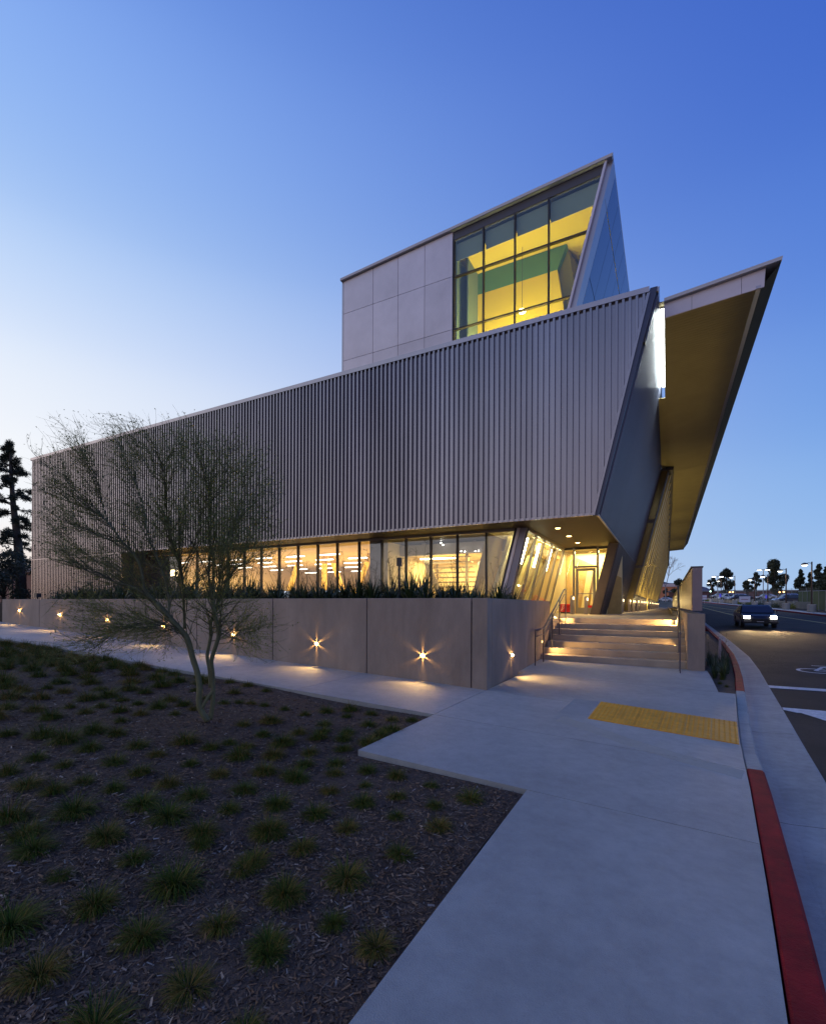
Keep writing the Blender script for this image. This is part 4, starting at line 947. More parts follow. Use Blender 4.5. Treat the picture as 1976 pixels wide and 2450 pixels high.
for px, py, y in ((1285, 1298, 18.3), (1316, 1318, 20.3), (1340, 1340, 22.6)):
    t = thing('wall_light_tube', (f3(3.8, -.3), y, 3.9), 'glaring white upright light tube behind the leaning entrance glass', 'light tube', 'upright light tubes behind the leaning glass')
    MB().tube([(f3(3.25, -.28), y, 3.25), (f3(4.25, -.28), y + .05, 4.25)], .05, 8).build('tube', emis('entry tube', (1, .95, .6), 16), t)
lamp('entry_lamp', 'AREA', (-5.0, 20.7, 4.3), 55, YEL, None, size=1.0, size_y=6)
# hall behind the door
for i, x in enumerate((-4.0, -3.55, -3.2, -2.75)):
    MB().hexa([(x - .10, 26.0 - .0, PZ), (x + .14, 26.0, PZ), (x + .14, 26.05, PZ), (x - .10, 26.05, PZ), (x + .15, 26.0, 3.6), (x + .42, 26.0, 3.6), (x + .42, 26.05, 3.6), (x + .15, 26.05, 3.6)]).build('drape', M_cur, inn) if False else None
MB().poly([(-4.6, 25.38, 4.3), (-2.9, 25.38, 3.5), (-1.97, 25.38, 3.0), (-1.97, 25.38, PZ), (-4.6, 25.38, PZ)]).build('timber_wall', mat('warm timber wall', (.48, .32, .12), .6, 0, .15, 3), inn)
for x in (-3.75, -3.35, -2.75):
    MB().hexa([(x - .13, 25.2, PZ), (x + .13, 25.2, PZ), (x + .13, 25.3, PZ), (x - .13, 25.3, PZ), (x + .22, 25.2, 3.5), (x + .50, 25.2, 3.5), (x + .50, 25.3, 3.5), (x + .22, 25.3, 3.5)]).build('drape', M_cur, inn)
lamp('hall_lamp', 'AREA', (-3.4, 24.75, 4.28), 230, YEL, None, size=1.6, size_y=.8)
bn = thing('red_bench', (-4.3, 24.7, PZ), 'bright red upholstered bench just inside the entrance glass', 'bench')
MB().box(-4.75, 24.45, PZ + .08, -4.12, 24.95, PZ + .48).build('seat', mat('red upholstery', (.65, .01, .015), .6), bn, bevel=.02)
MB().box(-4.7, 24.5, PZ, -4.17, 24.9, PZ + .08).build('plinth', M_dark, bn)
bn2 = thing('red_bench', (-3.2, 25.0, PZ), 'low red bench seen through the lower glass of the door', 'bench')
MB().box(-3.45, 24.85, PZ + .30, -3.1, 25.15, PZ + .42).build('seat', MATS['red upholstery'], bn2); MB().box(-3.4, 24.9, PZ, -3.15, 25.1, PZ + .30).build('plinth', M_dark, bn2)
# soffit downlights
for (px, py), nm in (((1334.7, 1264), 'soffit downlight nearest the corrugated facade'), ((1361, 1283), 'middle one of the three soffit downlights'), ((1382, 1298.5), 'soffit downlight nearest the entrance door')):
    q = atz(px, py, SZ - .01); t = thing('downlight', q, nm, 'downlight', 'downlights in the entrance soffit')
    MB().lathe(q, [(.0, -.004), (.085, -.004), (.085, .012)], 18).build('lens', M_warm, t)
    MB().lathe(q, [(.085, -.002), (.105, -.010), (.115, .01)], 18).build('bezel', M_frame, t)
    lamp('downlight_lamp', 'SPOT', q - UP * .03, 110, (1, .62, .25), t, size=.06, aim=q - UP, spot=120, blend=.8)
# uplights grazing the foot of the facade at far left
for i, x in enumerate((-34.8, -31.6)):
    t = thing('uplight', (x, 15.3, 1.64), 'small ground uplight warming the foot of the ribbed wall at far left', 'uplight', 'uplights at the foot of the facade')
    MB().lathe((x, 15.3, 1.64), [(.05, -.05), (.06, .05), (.0, .05)], 10).build('housing', M_dark, t)
    lamp('uplight_lamp', 'SPOT', (x, 15.3, 1.72), 14, (1, .5, .18), t, size=.03, aim=(x, 15.7, 2.8), spot=80)
q = aty(415, 1371, 17.0)
wl = thing('wall_lantern', q, 'glowing wall lantern in the dark bay behind the tree crown', 'wall lamp')
MB().box(q.x - .1, 16.9, q.z - .16, q.x + .1, 17.0, q.z + .16).build('globe', emis('lantern glow', (1, .75, .35), 14), wl)
MB().box(q.x - .06, 17.0, q.z - .08, q.x + .06, 17.06, q.z + .08).build('bracket', M_dark, wl)
lamp('lantern_lamp', 'POINT', (q.x, 16.8, q.z), 20, (1, .65, .25), wl, size=.1)

# ------------------------------------------------------------------ strap leaved plants on the planter
M_lf = [mat('strap leaf green', (.045, .075, .022), .45), mat('strap leaf dark', (.022, .042, .014), .5), mat('strap leaf yellowing', (.10, .11, .03), .5), mat('seed stalk', (.05, .045, .02), .6)]
def strap(seed, stalks):
    r = random.Random(seed); mb = MB()
    for i in range(64):
        a = r.uniform(0, 6.283); ln = r.uniform(.15, 1.0); Lh = r.uniform(.35, .66); w = r.uniform(.007, .014)
        rr = r.uniform(0, .10); x, y, z = math.cos(a) * rr, math.sin(a) * rr, 0; dx, dy = math.cos(a), math.sin(a); ang = ln * .35; P = []
        for k in range(6):
            P.append((x, y, z)); s_ = Lh / 5; x += dx * math.sin(ang) * s_; y += dy * math.sin(ang) * s_; z += math.cos(ang) * s_; ang += ln * .42
        b0 = len(mb.v)
        for k, (u, v, t) in enumerate(P):
            ww = w * (1, 1.1, 1.05, .9, .6, .1)[k]; mb.v += [(u + dy * ww, v - dx * ww, t), (u - dy * ww, v + dx * ww, t)]
        mi = r.choices((0, 1, 2), (4, 6, 1))[0]
        for k in range(5): mb.f.append((b0 + 2 * k, b0 + 2 * k + 1, b0 + 2 * k + 3, b0 + 2 * k + 2)); mb.mi.append(mi)
    for i in range(stalks):
        a = r.uniform(0, 6.28); h = r.uniform(.75, 1.15); l = r.uniform(.05, .35); P = [(math.cos(a) * l * t * t, math.sin(a) * l * t * t, h * t) for t in (0, .3, .55, .8, 1)]
        mb.tube(P, [.005, .004, .0035, .003, .0025], 4, 3)
        for k in range(6):
            t = Vector(P[-1 - (k % 2)]); d = Vector((r.uniform(-1, 1), r.uniform(-1, 1), r.uniform(.2, 1))).normalized() * r.uniform(.04, .10)
            mb.tube([t, t + d], [.002, .002], 3, 3); e = t + d; mb.lathe(e, [(0, -.008), (.007, 0), (0, .008)], 4, 3)
    return mb
PR = []
for i in range(8):
    o = strap(40 + i, (0, 1, 2, 3, 0, 2, 1, 3)[i]).build('strap_leaf_plant', M_lf); PR.append(o.data); bpy.data.objects.remove(o)
def putplant(x, y, s_, z=1.6):
    o = bpy.data.objects.new('strap_leaf_plant', random.choice(PR)); COL.objects.link(o); o.location = (x, y, z); o.scale = (s_, s_, s_ * U(.85, 1.15)); o.rotation_euler = (0, 0, U(0, 6.28))
    tag(o, 'clump of dark green strap leaves growing behind the top of the planter wall', 'plant', 'strap leaved clumps planted along the planter')
x = -18.5
while x < -3.4:
    for yy in (8.75, 9.6, 10.7, 12.2):
        putplant(x + U(-.15, .15), yy + U(-.2, .2), (1.1 if yy < 9 else 1.15) * U(.8, 1.2) * (.8 if x > -4.6 else 1.0))
    x += U(.36, .5)
for yy in (9.4, 10.2, 11, 11.8): putplant(-3.5 + U(-.1, .1), yy, U(.5, .75))
# low shrubs at the foot of the facade, far left
for i in range(9):
    mb = MB(); x = -29.5 + i * .62 + U(-.1, .1)
    for k in range(420):
        v = Vector((random.gauss(0, .26), random.gauss(0, .24), abs(random.gauss(.28, .2)))); c = Vector((x, 13.8, 1.6)) + v; s_ = U(.02, .05); d1 = Vector((U(-1, 1), U(-1, 1), U(-1, 1))).normalized() * s_; d2 = Vector((U(-1, 1), U(-1, 1), U(-1, 1))).normalized() * s_ * .6
        mb.poly([c - d1, c - d2, c + d1, c + d2], random.choice((0, 1)))
    o = mb.build('round_shrub', M_lf[:2]); tag(o, 'small dark leafy shrub at the foot of the ribbed wall behind the planter', 'shrub', 'shrubs behind the left part of the planter')
# black post standing among the leaves
q = aty(955, 1360, 9.3)
ps = thing('marker_post', (q.x, 9.3, 1.6), 'thin black post with a narrow box head standing among the planter leaves', 'post')
MB().box(q.x - .018, 9.28, 1.55, q.x + .018, 9.32, q.z + .06).build('post', M_dark, ps); MB().box(q.x - .045, 9.26, q.z + .05, q.x + .045, 9.34, q.z + .24).build('head', M_dark, ps)
q = aty(92, 1427, 8.25)
fl = thing('flood_lamp', (q.x, 8.25, WT), 'small dark flood lamp mounted on the wall top at far left', 'flood lamp')
MB().box(q.x - .10, 8.15, WT + .06, q.x + .10, 8.3, WT + .2).build('head', M_dark, fl); MB().box(q.x - .02, 8.2, WT, q.x + .02, 8.24, WT + .08).build('bracket', M_dark, fl)

# ------------------------------------------------------------------ bollard lights
M_bol = mat('bollard metal', (.26, .22, .21), .45, .5)
M_boll = emis('bollard lens', (1, .72, .36), 6)
def bollard(x, y, label, group=None, e=9, h=.84):
    t = thing('bollard_light', (x, y, PZ), label, 'bollard light', group)
    MB().box(x - .075, y - .055, PZ, x + .075, y + .055, PZ + h).prism([(x - .075, y - .055, PZ + h), (x + .075, y - .055, PZ + h), (x + .04, y - .055, PZ + h + .05)], (0, .11, 0)).build('body', M_bol, t)
    MB().box(x + .076, y - .04, PZ + h - .16, x + .088, y + .04, PZ + h - .04).box(x + .04, y - .06, PZ + h - .16, x + .074, y - .056, PZ + h - .04).build('lens', M_boll, t)
    if e: lamp('bollard_lamp', 'POINT', (x + .16, y - .06, PZ + h - .12), e, (1, .72, .30), t, size=.04)
    return t
bollard(-3.83, 22.6, 'pale bollard light standing just left of the glass door', e=7)
bollard(-3.28, 23.0, 'dark bollard light standing in front of the glass door', e=7, h=.8)
BY = [(-2.25, 29.5), (-2.10, 32.9), (-1.98, 35.2), (-1.88, 38.1), (-1.83, 41.7), (-1.79, 44.5), (-1.76, 47.6), (-1.72, 50.8), (-1.68, 57), (-1.64, 63), (-1.6, 69), (-1.57, 75), (-1.54, 81), (-1.51, 87), (-1.48, 93), (-1.45, 99)]
for i, (x, y) in enumerate(BY):
    if i < 3: bollard(x, y, ('bollard light nearest the entrance in the row along the leaning wall', 'second bollard light in the row along the leaning wall', 'third bollard light in the row along the leaning wall')[i], 'bollard lights in a row along the terrace', 26, .8)
    else: bollard(x, y, (ORD[i] + ' bollard light from the entrance in the row beside the gold fins') if i < 9 else 'tiny far bollard light at the receding end of the row beside the fins', 'bollard lights in a row along the terrace', 30, .8)
q = atx(1552, 1440, -1.5)
MB().tube([(-1.6, 48, PZ), (-1.6, 48, PZ + 1.95)], .05, 8).build('thin_post', M_fin); tag(bpy.data.objects['thin_post'], 'plain thin metal post rising beside the row of bollard lights', 'post')
# warm grazing lamps washing the fins and the canopy soffit (added, unseen sources)
for i, y in enumerate((36.5, 42, 49, 57, 67, 80, 96)):
    t = thing('added_uplight', (-1.0, y, PZ), 'added unseen uplight washing the gold fins', 'uplight', 'added uplights along the fin wall')
    MB().lathe((-1.0, y, PZ), [(.0, .012), (.09, .012), (.10, 0)], 12).build('lens', M_dark, t)
    lamp('added_uplamp', 'SPOT', (-1.0, y, PZ + .05), 640 + 16 * i, (1, .78, .26), t, size=.08, aim=(-.75, y + .6, 9), spot=95, blend=.9)

for i, (y, e) in enumerate(((19, 120), (23, 380), (27.5, 620), (33, 560))):  # added uplights that brighten the canopy soffit, no visible fixtures
    t = thing('added_uplight', (.30, y, PZ + .0), 'added unseen uplight near the guard wall washing the canopy soffit', 'uplight', 'added uplights beside the guard wall')
    MB().lathe((.30, y, PZ), [(.0, .012), (.07, .012), (.08, 0)], 12).build('lens', M_dark, t)
    lamp('added_uplamp', 'SPOT', (.30, y, PZ + .05), e, (1, .76, .26), t, size=.08, aim=(.6, y - .5, 10.5), spot=95, blend=1)

# ------------------------------------------------------------------ the palo verde tree
tb_ = onground(490, 1724); TD_ = (tb_ - O).dot(VV)
tree = thing('palo_verde_tree', tb_, 'slender multi trunked tree with green bark and wispy feathery twigs in the mulch bed', 'tree')
def tp(px, py, dd=0): return atd(px, py, TD_ + dd)
def z5(x, y, dd=0): return tp(x / 2.48, 1000 + y / 2.48, dd)
limbs = [  # (points px in the enlarged view, radius start, end)
 ([(1235,1800,0),(1195,1740,0),(1182,1680,0),(1185,1600,0),(1170,1510,.02),(1145,1430,.03),(1110,1310,.05),(1060,1245,.05),(1000,1180,.08),(930,1100,.1)], .050, .034),
 ([(1190,1745,0),(1210,1700,.0),(1240,1650,.02),(1275,1610,.05)], .032, .018),
 ([(1248,1790,.05),(1262,1700,.05),(1265,1620,.05),(1262,1520,.05),(1255,1440,.02),(1285,1340,0),(1300,1270,0),(1275,1180,-.05),(1260,1080,-.05)], .036, .024),
 ([(1248,1600,.06),(1243,1500,.1),(1230,1410,.12),(1250,1300,.12),(1252,1210,.12),(1285,1130,.15),(1310,1050,.2)], .028, .020),
 ([(930,1100,.1),(860,1020,.15),(840,900,.2),(800,820,.2),(730,740,.25),(640,620,.3),(560,560,.35),(420,500,.4),(300,455,.45),(220,425,.5)], .032, .004),
 ([(1095,1250,.05),(1092,1150,0),(1085,1040,-.1),(1075,900,-.2),(1020,760,-.3),(990,600,-.4),(985,400,-.5),(950,250,-.5),(890,120,-.6)], .024, .004),
 ([(1000,1180,.08),(1000,1060,.2),(960,900,.3),(880,700,.4),(860,560,.5),(800,380,.5),(740,250,.6),(700,130,.6)], .020, .004),
 ([(930,1100,.1),(800,1010,0),(640,960,-.1),(500,900,-.2),(380,850,-.3),(270,830,-.3)], .018, .003),
 ([(1260,1080,-.05),(1240,960,-.1),(1245,820,-.1),(1250,640,-.2),(1240,460,-.3),(1200,300,-.3),(1150,180,-.3)], .020, .004),
 ([(1310,1050,.2),(1300,900,.25),(1330,760,.3),(1390,640,.35),(1420,520,.4),(1440,400,.4)], .018, .003),
 ([(1260,1080,-.05),(1340,960,-.2),(1420,880,-.3),(1520,850,-.4),(1620,860,-.4)], .013, .002),
 ([(1310,1050,.2),(1390,900,.3),(1440,780,.4),(1540,660,.5),(1640,560,.5)], .014, .002),
 ([(1290,1340,0),(1360,1330,-.1),(1400,1270,-.2),(1460,1250,-.3),(1560,1240,-.3)], .008, .002),
 ([(1110,1310,.05),(1000,1240,-.1),(880,1210,-.2),(760,1240,-.3),(640,1300,-.3),(560,1370,-.3)], .011, .002),
 ([(1060,1245,.05),(960,1260,.2),(850,1200,.3),(700,1160,.3),(560,1130,.4)], .010, .002),
 ([(850,960,.15),(700,900,.3),(520,820,.4),(360,700,.5),(250,600,.5)], .014, .002),
 ([(1075,900,-.2),(1150,760,-.4),(1200,560,-.5),(1300,420,-.6),(1350,300,-.6)], .014, .002),
 ([(640,620,.3),(600,480,.3),(560,330,.2),(470,180,.2),(440,60,.2)], .012, .002),
 ([(985,400,-.5),(900,330,-.3),(820,180,-.2),(760,40,-.2)], .009, .002),
 ([(730,740,.25),(580,700,.1),(440,640,0),(300,560,-.1)], .010, .002),
 ([(1085,1040,-.1),(1180,960,.2),(1280,840,.5),(1350,700,.7),(1500,500,.8)], .012, .002),
 ([(560,560,.35),(450,430,.4),(350,330,.4),(240,270,.4)], .009, .002),
 ([(960,900,.3),(1060,700,.7),(1100,480,.9),(1080,280,.9),(1060,120,.9)], .012, .002),
]
trunk = MB(); crown = MB(); nodes = []
for P, r0, r1 in limbs:
    pts = [z5(x, y, d) for x, y, d in P]
    fine = []
    for i in range(len(pts) - 1):
        p0 = pts[max(i - 1, 0)]; p1 = pts[i]; p2 = pts[i + 1]; p3 = pts[min(i + 2, len(pts) - 1)]
        for t in (0, .25, .5, .75):
            fine.append(.5 * ((2 * p1) + (p2 - p0) * t + (2 * p0 - 5 * p1 + 4 * p2 - p3) * t * t + (3 * p1 - p0 - 3 * p2 + p3) * t ** 3))
    fine.append(pts[-1]); n = len(fine)
    r0 *= .74; rad = [r0 + (r1 - r0) * (i / (n - 1)) ** .8 + (U(-.0018, .0018) if r0 > .03 else 0) for i in range(n)]
    trunk.tube(fine, rad, 10 if r0 > .02 else 6)
    for i in range(2, n):
        if fine[i].z > tb_.z + .95: nodes.append((fine[i], (fine[i] - fine[i - 1]).normalized(), rad[i]))
trunk.build('trunk', mat('green bark', (.125, .125, .055), .7, 0, .30, 14, .5, 60, stretch=(1, 1, .5), detail=8), tree, smooth=True)
C0_ = z5(1000, 900)
def rv(): return Vector((random.gauss(0, 1), random.gauss(0, 1), random.gauss(0, 1)))
def inside(p):
    d = (p - O).dot(VV); px = CX + F * (p - O).dot(RR) / d; py = CY - F * (p.z - EYE) / d
    j1, j2 = U(-45, 45), U(-50, 30)
    return 88 + j1 < px < 680 + j1 and 1010 + j2 < py < 1590 and not (px > 560 and py < 1010) and not (px < 330 and py < 980)
sub = []
for p, d, r in nodes:
    for k in range(3 if r < .012 else 2):
        out = (p - C0_); out.z *= .3; out = out.normalized() if out.length > .01 else Vector((0, 0, 1))
        v = (d * .9 + out * .35 + rv() * .42 + Vector((-.08, 0, .28 if p.z > 1.5 else -.15))).normalized(); l = U(.30, .75)
        P = [p]; 
        for s_ in range(5):
            v = (v + rv() * .10 + Vector((-.02, 0, .02))).normalized(); P.append(P[-1] + v * l / 5)
        if not inside(P[-1]): continue
        crown.tube(P, [max(.0022, min(.006, r * .5)) * (1 - .14 * i) for i in range(6)], 4, 0, False)
        for i in range(1, 6): sub.append((P[i], v))
random.shuffle(sub)
for p, d in sub[:7600]:
    for k in range(4):
        v = (d * .9 + rv() * .40 + Vector((-.10, 0, .12))).normalized(); l = U(.10, .34); P = [p]
        for s_ in range(3):
            v = (v + rv() * .16 + Vector((-.03, 0, -.03))).normalized(); P.append(P[-1] + v * l / 3)
        if not inside(P[-1]): continue
        w = rv().cross(v).normalized() * .0018; b0 = len(crown.v)
        for i, q in enumerate(P): ww = w * (1 - .2 * i); crown.v += [tuple(q - ww), tuple(q + ww)]
        for i in range(3): crown.f.append((b0 + 2 * i, b0 + 2 * i + 1, b0 + 2 * i + 3, b0 + 2 * i + 2)); crown.mi.append(1)
        if RN() < .8:
            q = P[random.randint(1, 3)]
            for _ in range(2):
                a = rv().normalized() * U(.012, .026); c_ = rv().cross(a).normalized() * .0055; crown.poly([q, q + a * .5 + c_, q + a, q + a * .5 - c_], 3 if RN() < .03 else 2)
crown.build('crown', [mat('twig bark', (.07, .068, .035), .75), mat('green twig', (.13, .135, .03), .7), mat('tiny leaflets', (.17, .20, .03), .65), mat('yellow blossom', (.55, .38, .05), .6)], tree)

# ------------------------------------------------------------------ leaf cloud trees in the background
M_fol = [mat('dusk foliage a', (.042, .052, .028), .7), mat('dusk foliage b', (.028, .036, .020), .75), mat('dusk foliage c', (.062, .066, .032), .7)]
M_brk = mat('dark bark', (.06, .045, .032), .9, 0, .3, 8)
def leaftree(name, base, h, w, lobes, label, cat='tree', group=None, n=2600, leaf=.35, tr=.3, trunk_h=.4, seed=1, cone=False):
    r = random.Random(seed); base = Vector(base); t = thing(name, base, label, cat, group)
    mb = MB(); top = base + Vector((0, 0, h * (trunk_h + .25)))
    mb.tube([base - Vector((0, 0, .3)), base + Vector((r.uniform(-.1, .1), 0, h * trunk_h * .6)), top], [tr, tr * .75, tr * .35], 8)
    cl = []
    for i in range(lobes):
        if cone:
            u = (i + .5) / lobes; rr = w / 2 * (1.05 - u) * r.uniform(.3, .95); a = r.uniform(0, 6.28); c = base + Vector((math.cos(a) * rr, math.sin(a) * rr, h * (.08 + .90 * u))); s_ = w * .20 * (1.15 - u) + .12 * leaf
        else:
            a = r.uniform(0, 6.28); u = r.random(); rr = w * .40 * math.sqrt(r.random()) * math.sin(math.pi * (.15 + .8 * u)); c = base + Vector((math.cos(a) * rr, math.sin(a) * rr, h * (trunk_h + (1 - trunk_h) * .93 * u))); s_ = w * r.uniform(.09, .19)
        cl.append((c, s_))
        if not cone or i % 3 == 0: mb.tube([base + Vector((0, 0, h * trunk_h * r.uniform(.6, 1))), (c + top) / 2 * .5 + c * .5 if False else (c * .6 + top * .4), c], [tr * .3, tr * .18, tr * .05], 5)
    mb.build('trunk', M_brk, t, smooth=True)
    cr = MB()
    for i in range(n):
        c, s_ = cl[i % len(cl)]; v = Vector((r.gauss(0, 1), r.gauss(0, 1), r.gauss(0, .75))); v = v.normalized() * (r.random() ** .4) * s_ * 1.15
        p = c + v; l = leaf * r.uniform(.5, 1.2); d1 = Vector((r.gauss(0, 1), r.gauss(0, 1), r.gauss(0, 1))).normalized() * l; d2 = Vector((r.gauss(0, 1), r.gauss(0, 1), r.gauss(0, 1))).cross(d1).normalized() * l * .45
        cr.poly([p - d1, p - d2, p + d1, p + d2], r.choice((0, 1, 1, 2)))
    cr.build('crown', M_fol, t); return t
def pxbase(px, py, Y): return aty(px, py, Y)
def bt(name, px, py0, py1, wpx, Y, label, **k):
    "tree whose foot is at pixel (px, py0), top at py1, width wpx, standing at distance Y"
    b = aty(px, py0, Y); d = (b - O).dot(VV); z = rz(Y) + .0; top = aty(px, py1, Y).z
    return leaftree(name, (b.x, Y, b.z), top - b.z, wpx * d / F, label=label, **k)
bt('broad_tree', 1736, 1437, 1362, 40, 190, 'broad dark round headed tree behind the car park nearest the guard wall', lobes=16, n=3600, leaf=.38, tr=.45, trunk_h=.22, seed=3)
bt('young_tree', 1703, 1437, 1381, 25, 200, 'smaller spreading tree left of the broad dark tree beyond the car park', lobes=11, n=1600, leaf=.34, tr=.28, trunk_h=.42, seed=4)
bt('tall_tree', 1851, 1438, 1338, 54, 170, 'tallest dark tree with an uneven crown in the middle of the car park', lobes=22, n=5600, leaf=.38, tr=.5, trunk_h=.22, seed=5)
bt('young_tree', 1809, 1438, 1366, 27, 180, 'open branched tree just left of the tallest tree', lobes=10, n=1500, leaf=.34, tr=.3, trunk_h=.38, seed=16)
bt('round_tree', 1786, 1438, 1388, 28, 160, 'small round dome shaped tree left of the open branched tree', lobes=16, n=2600, leaf=.24, tr=.25, trunk_h=.2, seed=7)
bt('conifer', 1915, 1436, 1362, 34, 130, 'dark pointed conifer beyond the green screen fence', lobes=26, n=3600, leaf=.28, tr=.3, trunk_h=.1, seed=8, cone=True)
bt('conifer', 1958, 1436, 1349, 46, 118, 'dark conifer with a double tip near the right edge of the picture', lobes=30, n=4800, leaf=.28, tr=.3, trunk_h=.1, seed=9, cone=True)
bt('conifer', 1981, 1436, 1342, 40, 110, 'tall dark conifer cut by the right edge of the picture', lobes=26, n=3600, leaf=.28, tr=.3, trunk_h=.1, seed=10, cone=True)
bt('conifer', 1938, 1436, 1368, 26, 124, 'narrow dark conifer between the two wider ones', lobes=20, n=2200, leaf=.26, tr=.3, trunk_h=.1, seed=12, cone=True)
bt('bushy_tree', 1622, 1440, 1388, 40, 230, 'dark green bushy tree at the end of the terrace seen over the guard wall', lobes=14, n=3000, leaf=.42, tr=.4, trunk_h=.12, seed=11)
bt('bushy_tree', 1594, 1440, 1402, 16, 210, 'narrow dark tree at the end of the terrace beside the fin wall', lobes=10, n=1400, leaf=.4, tr=.3, trunk_h=.15, seed=14)
# bare tree at the end of the terrace
b = aty(1592, 1440, 150); bt_ = thing('bare_tree', b, 'pale leafless tree at the end of the terrace', 'tree'); mb = MB(); r = random.Random(5)
def br(p, v, l, rad, k):
    q = p + v * l; mb.tube([p, q], [rad, rad * .65], 5)
    if k > 0:
        for _ in range(3): br(q, (v + Vector((r.gauss(0, .42), r.gauss(0, .42), r.gauss(0, .25)))).normalized(), l * .72, rad * .62, k - 1)
br(b, Vector((0, 0, 1)), 4.2, .16, 5); mb.build('trunk', mat('pale bark', (.30, .26, .25), .8), bt_)
# left: pine and hedge trees, brick building
PYY = 30.0
pb = aty(52, 1440, PYY); pine = thing('pine_tree', pb, 'tall dark pine silhouetted against the bright sky at the left edge', 'tree')
r = random.Random(2); mb = MB(); cr = MB(); dpx = (pb - O).dot(VV) / F
ptop = aty(22, 1046, PYY)
path = [aty(x, y, PYY) for x, y in ((52, 1440), (48, 1360), (42, 1290), (32, 1210), (26, 1130), (24, 1075), (22, 1050))]
mb.tube(path, [.62, .55, .45, .32, .2, .1, .04], 10)
for i in range(64):
    u = (i + .5) / 64; y_px = 1062 + (1352 - 1062) * u; x_px = 23 + 24 * max(0, u) ** 1.6; p = aty(x_px, y_px, PYY)
    L_ = (12 + 52 * min(1, u * 1.7) ** .8) * r.uniform(.5, 1.12) * dpx; a = r.uniform(0, 6.28); v = Vector((math.cos(a), math.sin(a), r.uniform(-.35, .1))); q = p + v * L_
    if r.random() < .22 and u > .35: continue
    mb.tube([p, (p + q) / 2 + Vector((0, 0, .2)), q], [.10, .06, .02], 4)
    for k in range(6):
        c = p.lerp(q, r.uniform(.35, 1.05)) + Vector((0, 0, r.uniform(-.1, .35))); s_ = r.uniform(.25, .62)
        for _ in range(60):
            v2 = Vector((r.gauss(0, 1), r.gauss(0, 1), r.gauss(0, .6))).normalized(); e = c + v2 * s_ * r.uniform(.4, 1); w = v2.cross(Vector((r.gauss(0, 1), r.gauss(0, 1), 1))).normalized() * .035
            cr.poly([c + v2 * s_ * .1, e - w, e + v2 * .18, e + w], r.choice((0, 1)))
mb.build('trunk', M_brk, pine, smooth=True); cr.build('crown', M_fol[:2], pine)
b = aty(8, 1440, 27); leaftree('bushy_tree', b, aty(8, 1318, 27).z - b.z, 7.5, lobes=16, n=4200, leaf=.20, tr=.2, trunk_h=.1, seed=21, label='dark bushy tree low at the left edge in front of the brick building')
b = aty(70, 1440, 42); leaftree('bushy_tree', b, aty(70, 1330, 42).z - b.z, 9, lobes=14, n=3600, leaf=.26, tr=.2, trunk_h=.1, seed=22, label='low dark leafy tree between the pine and the ribbed wall')
bb = aty(20, 1433, 32); be = aty(110, 1433, 32); zt_ = aty(50, 1358, 32).z
brick = thing('brick_building', (bb.x, 32, 1.5), 'low red brick building with a pale concrete cap behind the left end of the planter', 'building')
M_brick = mat('red brick', (.30, .13, .085), .85, 0, .12, 3)
t_ = M_brick.node_tree; bn_ = t_.nodes.new('ShaderNodeTexBrick'); bn_.inputs['Color1'].default_value = (.30, .12, .08, 1); bn_.inputs['Color2'].default_value = (.22, .09, .06, 1); bn_.inputs['Mortar'].default_value = (.35, .28, .24, 1); bn_.inputs['Scale'].default_value = 4; bn_.inputs['Mortar Size'].default_value = .02
g_ = t_.nodes.new('ShaderNodeNewGeometry'); mp_ = t_.nodes.new('ShaderNodeMapping'); mp_.inputs['Rotation'].default_value = (math.pi / 2, 0, 0); t_.links.new(g_.outputs['Position'], mp_.inputs[0]); t_.links.new(mp_.outputs[0], bn_.inputs['Vector']); t_.links.new(bn_.outputs[0], t_.nodes['Principled BSDF'].inputs['Base Color'])
MB().box(bb.x - 14, 32, 0, be.x + 4, 44, zt_ - .7).build('wall', M_brick, brick)
MB().box(bb.x - 14, 31.7, zt_ - .7, be.x + 4, 44, zt_).build('roof_cap', mat('pale concrete cap', (.42, .38, .40), .8), brick)
for px in (26, 50):
    q = aty(px, 1400, 31.9); MB().box(q.x - .35, 31.85, 0, q.x + .35, 32.05, zt_ - .72).build('pilaster', MATS['pale concrete cap'] if px == 50 else M_dark, brick)
q = aty(57, 1382, 31.95); MB().box(q.x - .6, 31.94, q.z - 1.2, q.x + .6, 31.99, q.z + 1.1).build('window', mat('dark window', (.05, .05, .06), .2), brick)

